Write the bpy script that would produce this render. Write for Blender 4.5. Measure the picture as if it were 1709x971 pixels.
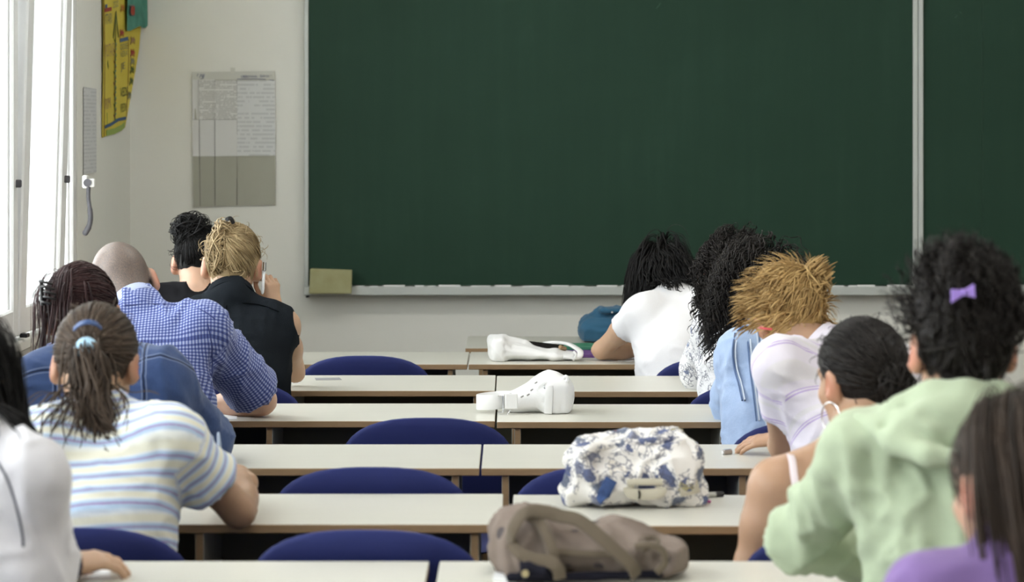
import bpy, math, random
import numpy as np
from mathutils import Vector, Matrix

for _o in list(bpy.data.objects):
    bpy.data.objects.remove(_o, do_unlink=True)
SC = bpy.context.scene
COL = SC.collection

# ------------------------------------------------------------------ camera
FPX, HOR, CAMZ = 4500.0, 200.0, 1.55          # focal length in pixels, horizon row, eye height
cam_data = bpy.data.cameras.new('camera')
cam_data.sensor_width = 36.0
cam_data.lens = FPX / 1709.0 * 36.0
cam_data.shift_y = -(485.5 - HOR) / 1709.0
cam_data.dof.use_dof = True
cam_data.dof.focus_distance = 7.7
cam_data.dof.aperture_fstop = 5.0
cam_data.clip_start = 0.05
cam = bpy.data.objects.new('camera', cam_data)
cam.location = (0, 0, CAMZ)
cam.rotation_euler = (math.radians(90), 0, 0)
COL.objects.link(cam)
SC.camera = cam

# ------------------------------------------------------------------ sky, light, exposure
SC.view_settings.view_transform = 'Standard'
SC.view_settings.look = 'None'
SC.view_settings.gamma = 1.0
SC.view_settings.use_curve_mapping = False
SC.view_settings.exposure = 0.85
world = bpy.data.worlds.new('overcast_sky')
SC.world = world
world.use_nodes = True
bg = world.node_tree.nodes['Background']
bg.inputs['Color'].default_value = (0.97, 0.985, 1.0, 1)
bg.inputs['Strength'].default_value = 5.0
try:
    SC.cycles.use_denoising = True
    SC.cycles.max_bounces = 8
    SC.cycles.diffuse_bounces = 5
    SC.cycles.transparent_max_bounces = 12
    SC.cycles.caustics_reflective = False
    SC.cycles.caustics_refractive = False
    SC.cycles.sample_clamp_indirect = 8.0
except Exception:
    pass

WX = -1.489          # inner face of the window wall
WY = 10.52           # inner face of the board wall
RX, BY, CZ = 4.9, -2.6, 3.15
BANDS = [(-1.4, 1.9), (2.3, 5.6), (6.0, 9.24)]
WZ0, WZ1 = 0.90, 2.82
for a, b in BANDS:                          # daylight portals fill the window openings
    ld = bpy.data.lights.new('window_portal', 'AREA')
    ld.shape = 'RECTANGLE'
    ld.size, ld.size_y = (b - a), (WZ1 - WZ0)
    ld.cycles.is_portal = True
    lo = bpy.data.objects.new('window_portal', ld)
    lo.location = (WX - 0.24, (a + b) / 2, (WZ0 + WZ1) / 2)
    lo.rotation_euler = (math.radians(90), 0, math.radians(-90))
    COL.objects.link(lo)

def PX(x, y, Z):
    """Point of the room seen at pixel (x, y) at distance Z along the room."""
    return np.array([(x - 854.0) * Z / FPX, Z, CAMZ - (y - HOR) * Z / FPX])

# ------------------------------------------------------------------ material helpers
class NT:
    def __init__(s, name):
        s.m = bpy.data.materials.new(name)
        s.m.use_nodes = True
        s.t = s.m.node_tree
        s.n, s.l = s.t.nodes, s.t.links
        s.b = s.n['Principled BSDF']
    def put(s, sock, v):
        if hasattr(v, 'is_output') or isinstance(v, bpy.types.NodeSocket):
            s.l.new(v, sock)
        elif isinstance(v, (tuple, list)):
            v = tuple(v)
            if len(sock.default_value) == 4 and len(v) == 3: v = v + (1.0,)
            sock.default_value = v
        else:
            sock.default_value = v
    def node(s, kind, **kw):
        n = s.n.new(kind)
        for k, v in kw.items(): setattr(n, k, v)
        return n
    def math(s, op, a, b=0.0, c=0.0):
        n = s.node('ShaderNodeMath', operation=op)
        s.put(n.inputs[0], a); s.put(n.inputs[1], b); s.put(n.inputs[2], c)
        return n.outputs[0]
    def attr(s, name):
        return s.node('ShaderNodeAttribute', attribute_name=name).outputs['Fac']
    def obj(s):
        return s.node('ShaderNodeTexCoord').outputs['Object']
    def comb(s, x, y, z=0.0):
        n = s.node('ShaderNodeCombineXYZ')
        s.put(n.inputs[0], x); s.put(n.inputs[1], y); s.put(n.inputs[2], z)
        return n.outputs[0]
    def sep(s, v):
        n = s.node('ShaderNodeSeparateXYZ'); s.put(n.inputs[0], v)
        return n.outputs[0], n.outputs[1], n.outputs[2]
    def mapping(s, v, scale=(1, 1, 1), loc=(0, 0, 0)):
        n = s.node('ShaderNodeMapping'); s.put(n.inputs[0], v)
        n.inputs['Scale'].default_value = scale; n.inputs['Location'].default_value = loc
        return n.outputs[0]
    def noise(s, v, scale=5.0, detail=3.0, rough=0.5):
        n = s.node('ShaderNodeTexNoise'); s.put(n.inputs['Vector'], v)
        n.inputs['Scale'].default_value = scale; n.inputs['Detail'].default_value = detail
        n.inputs['Roughness'].default_value = rough
        return n.outputs['Fac']
    def voro(s, v, scale=5.0, feature='F1', out='Distance', rnd=1.0):
        n = s.node('ShaderNodeTexVoronoi', feature=feature); s.put(n.inputs['Vector'], v)
        n.inputs['Scale'].default_value = scale; n.inputs['Randomness'].default_value = rnd
        return n.outputs[out]
    def ramp(s, f, stops, interp='LINEAR'):
        n = s.node('ShaderNodeValToRGB'); s.put(n.inputs[0], f)
        r = n.color_ramp; r.interpolation = interp
        while len(r.elements) < len(stops): r.elements.new(0.5)
        for e, (p, c) in zip(r.elements, stops):
            e.position = p; e.color = tuple(c) + (1.0,) if len(c) == 3 else c
        return n.outputs[0]
    def mix(s, f, a, b, blend='MIX'):
        n = s.node('ShaderNodeMix', data_type='RGBA', blend_type=blend)
        s.put(n.inputs[0], f); s.put(n.inputs[6], a); s.put(n.inputs[7], b)
        return n.outputs[2]
    def bump(s, h, strength=0.3, dist=0.01):
        n = s.node('ShaderNodeBump'); s.put(n.inputs['Height'], h)
        n.inputs['Strength'].default_value = strength; n.inputs['Distance'].default_value = dist
        s.l.new(n.outputs[0], s.b.inputs['Normal'])
    def done(s, color=None, rough=None, spec=None, metal=None, sheen=None):
        if color is not None: s.put(s.b.inputs['Base Color'], color)
        if rough is not None: s.put(s.b.inputs['Roughness'], rough)
        if spec is not None: s.b.inputs['Specular IOR Level'].default_value = spec
        if metal is not None: s.b.inputs['Metallic'].default_value = metal
        if sheen is not None: s.b.inputs['Sheen Weight'].default_value = sheen
        return s.m

def S(r, g, b):
    """sRGB 0-255 to linear."""
    return tuple((c / 255 / 12.92) if c / 255 <= 0.04045 else ((c / 255 + 0.055) / 1.055) ** 2.4 for c in (r, g, b))

def plain(name, col, rough=0.6, spec=0.4, metal=0.0, var=0.06, vscale=8.0, bump=0.0, bscale=60.0):
    t = NT(name)
    o = t.obj()
    f = t.noise(o, vscale, 4)
    c = t.mix(f, tuple(x * (1 - var) for x in col), tuple(min(1, x * (1 + var)) for x in col))
    if bump: t.bump(t.noise(o, bscale, 3), bump, 0.004)
    return t.done(c, rough, spec, metal)

def fabric(name, col, var=0.1, weave=900.0, rough=0.85, bump=0.25, big=14.0, bigb=0.25):
    dk = sum(col) < 0.12
    t = NT(name)
    o = t.obj()
    f = t.noise(o, 9.0, 4)
    fine = t.noise(o, weave * 0.35, 2)
    c = t.mix(f, tuple(x * (1 - var) for x in col), tuple(min(1, x * (1 + var)) for x in col))
    c = t.mix(t.math('MULTIPLY', fine, 0.25), c, tuple(x * 0.8 for x in col))
    h = t.math('ADD', t.math('MULTIPLY', t.noise(o, big, 2), bigb * 4), t.math('MULTIPLY', fine, 0.15))
    t.bump(h, bump, 0.012)
    return t.done(c, rough, 0.06 if dk else 0.2, 0, 0.0 if dk else 0.15)

M = {}
M['wall'] = plain('painted_wall', (0.795, 0.795, 0.745), 0.85, 0.2, var=0.03, vscale=2.2, bump=0.08, bscale=140)
M['ceiling'] = plain('ceiling_paint', (0.80, 0.80, 0.78), 0.9, 0.2)
M['white_paint'] = plain('white_gloss_paint', (0.80, 0.81, 0.81), 0.35, 0.5, var=0.04, vscale=20)
M['sill'] = plain('sill_paint', (0.70, 0.70, 0.66), 0.4, 0.5, var=0.08, vscale=12)
M['metal'] = plain('cast_grey_metal', (0.085, 0.083, 0.09), 0.7, 0.2, 0.0, var=0.25, vscale=40)
M['chrome'] = plain('chrome', (0.62, 0.62, 0.63), 0.2, 0.5, 1.0)
M['alu'] = plain('aluminium_frame', (0.50, 0.53, 0.51), 0.45, 0.5, 0.15, var=0.05)
M['black_metal'] = plain('dark_steel', (0.02, 0.02, 0.022), 0.4, 0.5, 0.5)
M['plastic_black'] = plain('black_plastic', (0.012, 0.012, 0.013), 0.35, 0.5)

def m_floor():
    t = NT('parquet_floor'); o = t.obj(); x, y, z = t.sep(o)
    n = t.node('ShaderNodeTexBrick'); t.put(n.inputs['Vector'], o)
    n.inputs['Scale'].default_value = 4.0
    n.inputs['Color1'].default_value = (0.10, 0.065, 0.04, 1); n.inputs['Color2'].default_value = (0.14, 0.09, 0.055, 1)
    n.inputs['Mortar'].default_value = (0.03, 0.02, 0.015, 1); n.inputs['Mortar Size'].default_value = 0.008
    return t.done(n.outputs[0], 0.4, 0.4)
M['floor'] = m_floor()

def m_board():
    t = NT('green_chalkboard'); o = t.obj()
    a = t.noise(t.mapping(o, (1.0, 1, 1.6)), 1.6, 5, 0.6)
    b = t.noise(t.mapping(o, (6, 1, 0.4)), 3.0, 4, 0.6)
    f = t.math('ADD', t.math('MULTIPLY', a, 0.6), t.math('MULTIPLY', b, 0.4))
    c = t.ramp(f, [(0.30, (0.0110, 0.0385, 0.0225)), (0.55, (0.0135, 0.0440, 0.0265)), (0.80, (0.020, 0.056, 0.036))])
    return t.done(c, 0.65, 0.25)
M['board'] = m_board()

def m_laminate():
    t = NT('desk_laminate'); o = t.obj()
    g = t.noise(t.mapping(o, (2.0, 30, 30)), 3.0, 3)
    s = t.noise(o, 7.0, 3)
    c = t.mix(g, (0.60, 0.59, 0.525), (0.66, 0.65, 0.585))
    c = t.mix(t.math('MULTIPLY', s, 0.25), c, (0.55, 0.54, 0.49))
    return t.done(c, 0.34, 0.45)
M['laminate'] = m_laminate()
M['laminate_grey'] = plain('desk_panel_laminate', (0.34, 0.34, 0.30), 0.5, 0.4, var=0.05)
M['modesty'] = plain('dark_modesty_panel', (0.17, 0.17, 0.13), 0.6, 0.3, var=0.1)

def m_edge():
    t = NT('beech_edge_band'); o = t.obj()
    g = t.noise(t.mapping(o, (2.5, 40, 40)), 4.0, 4, 0.6)
    c = t.mix(g, (0.235, 0.150, 0.080), (0.34, 0.225, 0.125))
    return t.done(c, 0.5, 0.35)
M['edge'] = m_edge()

def m_chair():
    t = NT('blue_chair_shell'); o = t.obj()
    f = t.noise(o, 6.0, 4); g = t.noise(o, 260.0, 2)
    c = t.mix(f, (0.011, 0.018, 0.105), (0.018, 0.028, 0.150))
    t.bump(g, 0.15, 0.002)
    return t.done(c, 0.6, 0.25, 0, 0.15)
M['chair'] = m_chair()

def m_skin(name, base, red):
    t = NT(name); o = t.obj()
    f = t.noise(o, 16.0, 4)
    c = t.mix(f, tuple(x * 0.92 for x in base), tuple(min(1, x * 1.06) for x in base))
    c = t.mix(t.attr('tint'), c, red)
    c = t.mix(t.math('MULTIPLY', t.attr('stub'), t.math('ADD', 0.55, t.math('MULTIPLY', t.noise(o, 420.0, 2), 0.9))), c, (0.10, 0.09, 0.085))
    t.bump(t.noise(o, 220.0, 2), 0.08, 0.002)
    t.b.inputs['Subsurface Weight'].default_value = 0.08
    t.b.inputs['Subsurface Radius'].default_value = (0.6, 0.25, 0.12)
    t.b.inputs['Subsurface Scale'].default_value = 0.01
    return t.done(c, 0.42, 0.4)

def m_hair(name, dark, light, rough=0.42):
    t = NT(name)
    f = t.attr('shade'); o = t.obj()
    g = t.noise(o, 38.0, 3)
    c = t.mix(t.math('ADD', t.math('MULTIPLY', f, 0.75), t.math('MULTIPLY', g, 0.25)), dark, light)
    return t.done(c, rough, 0.16)

# ------------------------------------------------------------------ mesh helpers
def link(o, parent=None):
    COL.objects.link(o)
    if parent is not None:
        o.parent = parent
        o.matrix_parent_inverse = Matrix.Identity(4)
    return o

def tag(o, label=None, cat=None, group=None, kind=None):
    if label: o['label'] = label
    if cat: o['category'] = cat
    if group: o['group'] = group
    if kind: o['kind'] = kind
    return o

def mesh_np(name, V, F, mats, attrs=None, midx=None, smooth=True):
    """V (n,3); F list of (k,) index arrays all quads or a mixed list."""
    me = bpy.data.meshes.new(name)
    V = np.asarray(V, np.float32)
    if isinstance(F, np.ndarray):
        nf, k = F.shape
        me.vertices.add(len(V)); me.vertices.foreach_set('co', V.ravel())
        me.loops.add(nf * k); me.loops.foreach_set('vertex_index', np.ascontiguousarray(F, np.int32).ravel())
        me.polygons.add(nf)
        me.polygons.foreach_set('loop_start', np.arange(0, nf * k, k, dtype=np.int32))
        try: me.polygons.foreach_set('loop_total', np.full(nf, k, np.int32))
        except Exception: pass
    else:
        me.from_pydata([tuple(v) for v in V], [], [tuple(int(i) for i in f) for f in F])
    if smooth: me.polygons.foreach_set('use_smooth', np.ones(len(me.polygons), bool))
    if midx is not None: me.polygons.foreach_set('material_index', np.asarray(midx, np.int32))
    for k2, a in (attrs or {}).items():
        at = me.attributes.new(k2, 'FLOAT', 'POINT')
        at.data.foreach_set('value', np.asarray(a, np.float32))
    me.update(calc_edges=True)
    me.validate()
    for m in (mats if isinstance(mats, (list, tuple)) else [mats]): me.materials.append(m)
    return me

def obj_np(name, V, F, mats, parent=None, origin=None, **kw):
    V = np.asarray(V, float)
    o0 = np.zeros(3)
    if parent is not None and parent.get('_org') is not None:
        o0 = np.array(parent['_org'])
    if origin is not None: o0 = np.asarray(origin, float)
    me = mesh_np(name, V - o0, F, mats, **kw)
    o = bpy.data.objects.new(name, me)
    link(o, parent)
    if parent is None:
        o.location = o0
        o['_org'] = [float(x) for x in o0]
    else:
        o['_org'] = [float(x) for x in o0]
        par = np.array(parent['_org']) if parent.get('_org') is not None else np.zeros(3)
        o.location = o0 - par
    return o

def empty(name, loc, rz=0.0):
    o = bpy.data.objects.new(name, None)
    o.location = loc; o.rotation_euler = (0, 0, rz)
    o.empty_display_size = 0.1
    link(o)
    o['_org'] = [0.0, 0.0, 0.0]
    return o

class MB:
    """Collects boxes, tubes and prisms into one mesh."""
    def __init__(s): s.V, s.F, s.I = [], [], []
    def add(s, V, F, mi=0):
        b = len(s.V)
        s.V += [tuple(v) for v in V]
        s.F += [tuple(b + i for i in f) for f in F]
        s.I += [mi] * len(F)
        return s
    def box(s, lo, hi, bev=0.0, mi=0, fm=None):
        """bevelled box; fm: dict face-> material index for '+x' ... """
        (x0, y0, z0), (x1, y1, z1) = lo, hi
        b = min(bev, (x1 - x0) / 2.01, (y1 - y0) / 2.01, (z1 - z0) / 2.01)
        if b <= 0:
            V = [(x, y, z) for x in (x0, x1) for y in (y0, y1) for z in (z0, z1)]
            fs = {'-x': (0, 1, 3, 2), '+x': (4, 6, 7, 5), '-y': (0, 4, 5, 1), '+y': (2, 3, 7, 6), '-z': (0, 2, 6, 4), '+z': (1, 5, 7, 3)}
            for k, f in fs.items(): s.add(V if False else [V[i] for i in f], [(0, 1, 2, 3)], (fm or {}).get(k, mi))
            return s
        c = [(x0, x1), (y0, y1), (z0, z1)]
        V, idx = [], {}
        for sx in (0, 1):
            for sy in (0, 1):
                for sz in (0, 1):
                    for ax in range(3):
                        p = [c[0][sx], c[1][sy], c[2][sz]]
                        for a2, sg in zip(range(3), (sx, sy, sz)):
                            if a2 != ax: p[a2] += b * (1 if sg == 0 else -1)
                        idx[(sx, sy, sz, ax)] = len(V); V.append(p)
        F, I = [], []
        names = [('-x', '+x'), ('-y', '+y'), ('-z', '+z')]
        for ax in range(3):
            a1, a2 = (ax + 1) % 3, (ax + 2) % 3
            for sg in (0, 1):
                q = []
                for u, v in ((0, 0), (1, 0), (1, 1), (0, 1)):
                    k = [0, 0, 0]; k[ax] = sg; k[a1] = u; k[a2] = v
                    q.append(idx[(k[0], k[1], k[2], ax)])
                if sg == 0: q = q[::-1]
                F.append(q); I.append((fm or {}).get(names[ax][sg], mi))
        for ax in range(3):                      # edge chamfers along axis ax
            a1, a2 = (ax + 1) % 3, (ax + 2) % 3
            for u in (0, 1):
                for v in (0, 1):
                    k0 = [0, 0, 0]; k1 = [0, 0, 0]
                    k0[ax], k1[ax] = 0, 1
                    for k in (k0, k1): k[a1] = u; k[a2] = v
                    q = [idx[(*k0, a1)], idx[(*k1, a1)], idx[(*k1, a2)], idx[(*k0, a2)]]
                    if (u + v) % 2 == 1: q = q[::-1]
                    F.append(q); I.append((fm or {}).get(names[a1][u], mi))
        for sx in (0, 1):
            for sy in (0, 1):
                for sz in (0, 1):
                    t3 = [idx[(sx, sy, sz, a)] for a in range(3)]
                    if (sx + sy + sz) % 2 == 0: t3 = t3[::-1]
                    F.append(t3); I.append(mi)
        base = len(s.V)
        s.V += [tuple(p) for p in V]
        s.F += [tuple(base + i for i in f) for f in F]; s.I += I
        return s
    def tube(s, pts, r, n=8, mi=0, cap=True):
        pts = [np.asarray(p, float) for p in pts]
        rr = r if isinstance(r, (list, tuple, np.ndarray)) else [r] * len(pts)
        V, F = [], []
        ref = None
        for i, p in enumerate(pts):
            t = pts[min(i + 1, len(pts) - 1)] - pts[max(i - 1, 0)]
            t = t / (np.linalg.norm(t) + 1e-9)
            if ref is None:
                ref = np.cross(t, [0, 0, 1.0])
                if np.linalg.norm(ref) < 0.1: ref = np.cross(t, [0, 1.0, 0])
            u = ref - t * np.dot(ref, t); u /= np.linalg.norm(u) + 1e-9
            ref = u; v = np.cross(t, u)
            for k in range(n):
                a = 2 * math.pi * k / n
                V.append(p + rr[i] * (math.cos(a) * u + math.sin(a) * v))
        for i in range(len(pts) - 1):
            for k in range(n):
                F.append((i * n + k, i * n + (k + 1) % n, (i + 1) * n + (k + 1) % n, (i + 1) * n + k))
        if cap:
            F.append(tuple(range(n))[::-1]); F.append(tuple((len(pts) - 1) * n + k for k in range(n)))
        return s.add(V, F, mi)
    def ribbon(s, pts, width, thick, nrm, mi=0):
        """flat strap along pts; nrm: face normal (one or per point); width across."""
        pts = [np.asarray(p, float) for p in pts]
        V, F = [], []
        m = len(pts)
        for i, p in enumerate(pts):
            t = pts[min(i + 1, m - 1)] - pts[max(i - 1, 0)]; t = t / (np.linalg.norm(t) + 1e-9)
            nn = np.asarray(nrm[i] if isinstance(nrm, list) else nrm, float)
            nn = nn - t * np.dot(nn, t); nn /= np.linalg.norm(nn) + 1e-9
            w = np.cross(t, nn)
            hw = (width[i] if isinstance(width, (list, tuple)) else width) / 2
            ht = thick / 2
            c = ht * 0.7
            for a, b in ((-hw + c, -ht), (hw - c, -ht), (hw, -ht + c * .6), (hw, ht - c * .6), (hw - c, ht), (-hw + c, ht), (-hw, ht - c * .6), (-hw, -ht + c * .6)):
                V.append(p + w * a + nn * b)
        k8 = 8
        for i in range(m - 1):
            for k in range(k8):
                F.append((i * k8 + k, i * k8 + (k + 1) % k8, (i + 1) * k8 + (k + 1) % k8, (i + 1) * k8 + k))
        F.append(tuple(range(k8))[::-1]); F.append(tuple((m - 1) * k8 + k for k in range(k8)))
        return s.add(V, F, mi)
    def cyl(s, a, b, r, n=16, mi=0):
        return s.tube([a, b], r, n, mi)
    def build(s, name, mats, parent=None, smooth=False, origin=None):
        V = np.array(s.V, float)
        o0 = np.zeros(3)
        if origin is not None: o0 = np.asarray(origin, float)
        elif parent is not None and parent.get('_org') is not None: o0 = np.array(parent['_org'])
        me = bpy.data.meshes.new(name)
        me.from_pydata([tuple(v) for v in (V - o0)], [], s.F)
        for m in (mats if isinstance(mats, (list, tuple)) else [mats]): me.materials.append(m)
        me.polygons.foreach_set('material_index', np.array(s.I, np.int32))
        if smooth:
            me.polygons.foreach_set('use_smooth', np.ones(len(me.polygons), bool))
            try: me.set_sharp_from_angle(angle=math.radians(40))
            except Exception: pass
        me.update()
        o = bpy.data.objects.new(name, me)
        link(o, parent)
        o['_org'] = [float(x) for x in o0]
        if parent is None: o.location = o0
        else:
            par = np.array(parent['_org']) if parent.get('_org') is not None else np.zeros(3)
            o.location = o0 - par
        return o

def catmull(pts, n=8):
    P = [np.asarray(p, float) for p in pts]
    P = [2 * P[0] - P[1]] + P + [2 * P[-1] - P[-2]]
    out = []
    for i in range(1, len(P) - 2):
        for k in range(n):
            t = k / n
            a, b, c, d = P[i - 1], P[i], P[i + 1], P[i + 2]
            out.append(0.5 * (2 * b + (c - a) * t + (2 * a - 5 * b + 4 * c - d) * t * t + (3 * b - a - 3 * c + d) * t ** 3))
    out.append(P[-2])
    return out

# ------------------------------------------------------------------ soft bodies: distance fields meshed by surface nets
def unit(v):
    v = np.asarray(v, float); return v / (np.linalg.norm(v) + 1e-12)

class Field:
    def __init__(s, lo, hi, h):
        s.h = h; s.lo = np.asarray(lo, float)
        n = np.ceil((np.asarray(hi) - s.lo) / h).astype(int) + 1
        s.ax = [(s.lo[i] + h * np.arange(n[i])).astype(np.float32) for i in range(3)]
        s.d = np.full(tuple(n), 0.2, np.float32)
    def sl(s, lo, hi):
        r = []
        for i in range(3):
            a = int(max(0, math.floor((lo[i] - s.lo[i]) / s.h))); b = int(min(len(s.ax[i]), math.ceil((hi[i] - s.lo[i]) / s.h) + 1))
            if b <= a: return None
            r.append(slice(a, b))
        return tuple(r)
    def grid(s, sl):
        return s.ax[0][sl[0]][:, None, None], s.ax[1][sl[1]][None, :, None], s.ax[2][sl[2]][None, None, :]
    def put(s, fn, lo, hi, k=0.02, op='u'):
        pad = k + 2.5 * s.h
        sl = s.sl(np.asarray(lo) - pad, np.asarray(hi) + pad)
        if sl is None: return
        X, Y, Z = s.grid(sl)
        di = fn(X, Y, Z).astype(np.float32)
        D = s.d[sl]
        if op == 'u':
            hh = np.maximum(k - np.abs(D - di), 0) / k
            s.d[sl] = np.minimum(D, di) - hh * hh * k * 0.25
        else:                                   # subtract
            di = -di
            hh = np.maximum(k - np.abs(D - di), 0) / k
            s.d[sl] = np.maximum(D, di) + hh * hh * k * 0.25
    def cone(s, a, b, ra, rb, k=0.02, op='u', cut=None):
        a = np.asarray(a, float); b = np.asarray(b, float)
        ab = b - a; L2 = float(ab @ ab) + 1e-12
        def fn(X, Y, Z):
            px, py, pz = X - a[0], Y - a[1], Z - a[2]
            t = np.clip((px * ab[0] + py * ab[1] + pz * ab[2]) / L2, 0, 1)
            d = np.sqrt((px - t * ab[0]) ** 2 + (py - t * ab[1]) ** 2 + (pz - t * ab[2]) ** 2) - (ra + (rb - ra) * t)
            if cut is not None:
                for p0, nn in cut:
                    d = np.maximum(d, (X - p0[0]) * nn[0] + (Y - p0[1]) * nn[1] + (Z - p0[2]) * nn[2])
            return d
        r = max(ra, rb)
        s.put(fn, np.minimum(a, b) - r, np.maximum(a, b) + r, k, op)
    def econe(s, a, b, ra, rb, side, k=0.03, op='u'):
        """segment with elliptical section: ra, rb = (across, deep)"""
        a = np.asarray(a, float); b = np.asarray(b, float)
        ab = b - a; L2 = float(ab @ ab) + 1e-12; w = ab / math.sqrt(L2)
        u = np.asarray(side, float); u = unit(u - w * (u @ w)); v = np.cross(w, u)
        def fn(X, Y, Z):
            px, py, pz = X - a[0], Y - a[1], Z - a[2]
            t = np.clip((px * ab[0] + py * ab[1] + pz * ab[2]) / L2, 0, 1)
            qx, qy, qz = px - t * ab[0], py - t * ab[1], pz - t * ab[2]
            ru = ra[0] + (rb[0] - ra[0]) * t; rv = ra[1] + (rb[1] - ra[1]) * t; rw = np.minimum(ru, rv)
            lu = qx * u[0] + qy * u[1] + qz * u[2]; lv = qx * v[0] + qy * v[1] + qz * v[2]; lw = qx * w[0] + qy * w[1] + qz * w[2]
            k0 = np.sqrt((lu / ru) ** 2 + (lv / rv) ** 2 + (lw / rw) ** 2)
            k1 = np.sqrt((lu / ru ** 2) ** 2 + (lv / rv ** 2) ** 2 + (lw / rw ** 2) ** 2)
            return np.where(k0 < 1e-3, -rw, k0 * (k0 - 1) / (k1 + 1e-6))
        r = max(max(ra), max(rb))
        s.put(fn, np.minimum(a, b) - r, np.maximum(a, b) + r, k, op)
    def ell(s, c, A, r, k=0.02, op='u', cut=None):
        """ellipsoid centred c, axes = columns of A, radii r"""
        c = np.asarray(c, float); A = np.asarray(A, float); r = np.asarray(r, float)
        def fn(X, Y, Z):
            px, py, pz = X - c[0], Y - c[1], Z - c[2]
            q = [(px * A[0, i] + py * A[1, i] + pz * A[2, i]) for i in range(3)]
            k0 = np.sqrt(sum((q[i] / r[i]) ** 2 for i in range(3)))
            k1 = np.sqrt(sum((q[i] / r[i] ** 2) ** 2 for i in range(3)))
            d = np.where(k0 < 1e-3, -r.min(), k0 * (k0 - 1) / (k1 + 1e-6))
            if cut is not None:
                for p0, nn in cut:
                    d = np.maximum(d, (X - p0[0]) * nn[0] + (Y - p0[1]) * nn[1] + (Z - p0[2]) * nn[2])
            return d
        e = np.sqrt(((A * r) ** 2).sum(1))
        s.put(fn, c - e, c + e, k, op)
    def box(s, c, A, r, rnd, k=0.02, op='u'):
        c = np.asarray(c, float); A = np.asarray(A, float); r = np.asarray(r, float) - rnd
        def fn(X, Y, Z):
            px, py, pz = X - c[0], Y - c[1], Z - c[2]
            q = [np.abs(px * A[0, i] + py * A[1, i] + pz * A[2, i]) - r[i] for i in range(3)]
            return np.sqrt(sum(np.maximum(a, 0) ** 2 for a in q)) + np.minimum(np.maximum(np.maximum(q[0], q[1]), q[2]), 0) - rnd
        e = (np.abs(A) * (r + rnd)).sum(1)
        s.put(fn, c - e, c + e, k, op)
    def chain(s, pts, rad, k=0.015, op='u'):
        rr = rad if isinstance(rad, (list, tuple)) else [rad] * len(pts)
        for i in range(len(pts) - 1): s.cone(pts[i], pts[i + 1], rr[i], rr[i + 1], k, op)
    def half(s, p0, nn, centre=None, reach=None):
        """cut everything on the +nn side of p0 (near centre only when reach is given)"""
        lo = [a[0] for a in s.ax]; hi = [a[-1] for a in s.ax]
        if centre is not None:
            lo = np.asarray(centre) - reach; hi = np.asarray(centre) + reach
        sl = s.sl(lo, hi)
        if sl is None: return
        X, Y, Z = s.grid(sl)
        s.d[sl] = np.maximum(s.d[sl], ((X - p0[0]) * nn[0] + (Y - p0[1]) * nn[1] + (Z - p0[2]) * nn[2]).astype(np.float32))
    def mesh(s, smooth=1):
        d = s.d.copy()
        for ax in range(3):                      # keep the border outside so that the surface closes
            i0 = [slice(None)] * 3; i0[ax] = 0; d[tuple(i0)] = np.maximum(d[tuple(i0)], s.h * .3)
            i0[ax] = -1; d[tuple(i0)] = np.maximum(d[tuple(i0)], s.h * .3)
        sg = d < 0
        c = np.zeros(tuple(n - 1 for n in d.shape), np.int8)
        offs = [(i, j, k) for i in (0, 1) for j in (0, 1) for k in (0, 1)]
        nx, ny, nz = d.shape
        for i, j, k in offs: c += sg[i:nx - 1 + i, j:ny - 1 + j, k:nz - 1 + k]
        idx = np.argwhere((c > 0) & (c < 8))
        idm = np.full(c.shape, -1, np.int32); idm[idx[:, 0], idx[:, 1], idx[:, 2]] = np.arange(len(idx))
        acc = np.zeros((len(idx), 3)); cnt = np.zeros(len(idx))
        val = {o: d[idx[:, 0] + o[0], idx[:, 1] + o[1], idx[:, 2] + o[2]].astype(float) for o in offs}
        for o1 in offs:
            for ax in range(3):
                if o1[ax]: continue
                o2 = list(o1); o2[ax] = 1; o2 = tuple(o2)
                a, b = val[o1], val[o2]
                m = (a < 0) != (b < 0)
                t = np.where(m, a / np.where(m, a - b, 1), 0)
                for q in range(3): acc[:, q] += m * (o1[q] + (t if q == ax else 0))
                cnt += m
        V = (idx + acc / cnt[:, None]) * s.h + s.lo
        quads = []
        for ax in range(3):
            a1, a2 = (ax + 1) % 3, (ax + 2) % 3
            s0 = [slice(None)] * 3; s1 = [slice(None)] * 3
            s0[ax] = slice(0, -1); s1[ax] = slice(1, None)
            e = np.argwhere(sg[tuple(s0)] != sg[tuple(s1)])
            e = e[(e[:, a1] > 0) & (e[:, a2] > 0) & (e[:, a1] < d.shape[a1] - 1) & (e[:, a2] < d.shape[a2] - 1)]
            q = []
            for du, dv in ((-1, -1), (0, -1), (0, 0), (-1, 0)):
                f = e.copy(); f[:, a1] += du; f[:, a2] += dv
                q.append(idm[f[:, 0], f[:, 1], f[:, 2]])
            q = np.stack(q, 1)
            ins = sg[e[:, 0], e[:, 1], e[:, 2]]
            q[~ins] = q[~ins][:, ::-1]
            quads.append(q)
        Q = np.concatenate(quads)
        Q = Q[(Q >= 0).all(1)]
        for _ in range(smooth):
            A = np.zeros_like(V); n = np.zeros(len(V))
            for i in range(4):
                np.add.at(A, Q[:, i], V[Q[:, (i + 1) % 4]] + V[Q[:, (i + 3) % 4]]); np.add.at(n, Q[:, i], 2)
            V = V * 0.5 + 0.5 * A / np.maximum(n, 1)[:, None]
        return V, Q

def normals(V, Q):
    n = np.cross(V[Q[:, 2]] - V[Q[:, 0]], V[Q[:, 3]] - V[Q[:, 1]])
    N = np.zeros_like(V)
    for i in range(4): np.add.at(N, Q[:, i], n)
    return N / (np.linalg.norm(N, axis=1)[:, None] + 1e-12)

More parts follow.
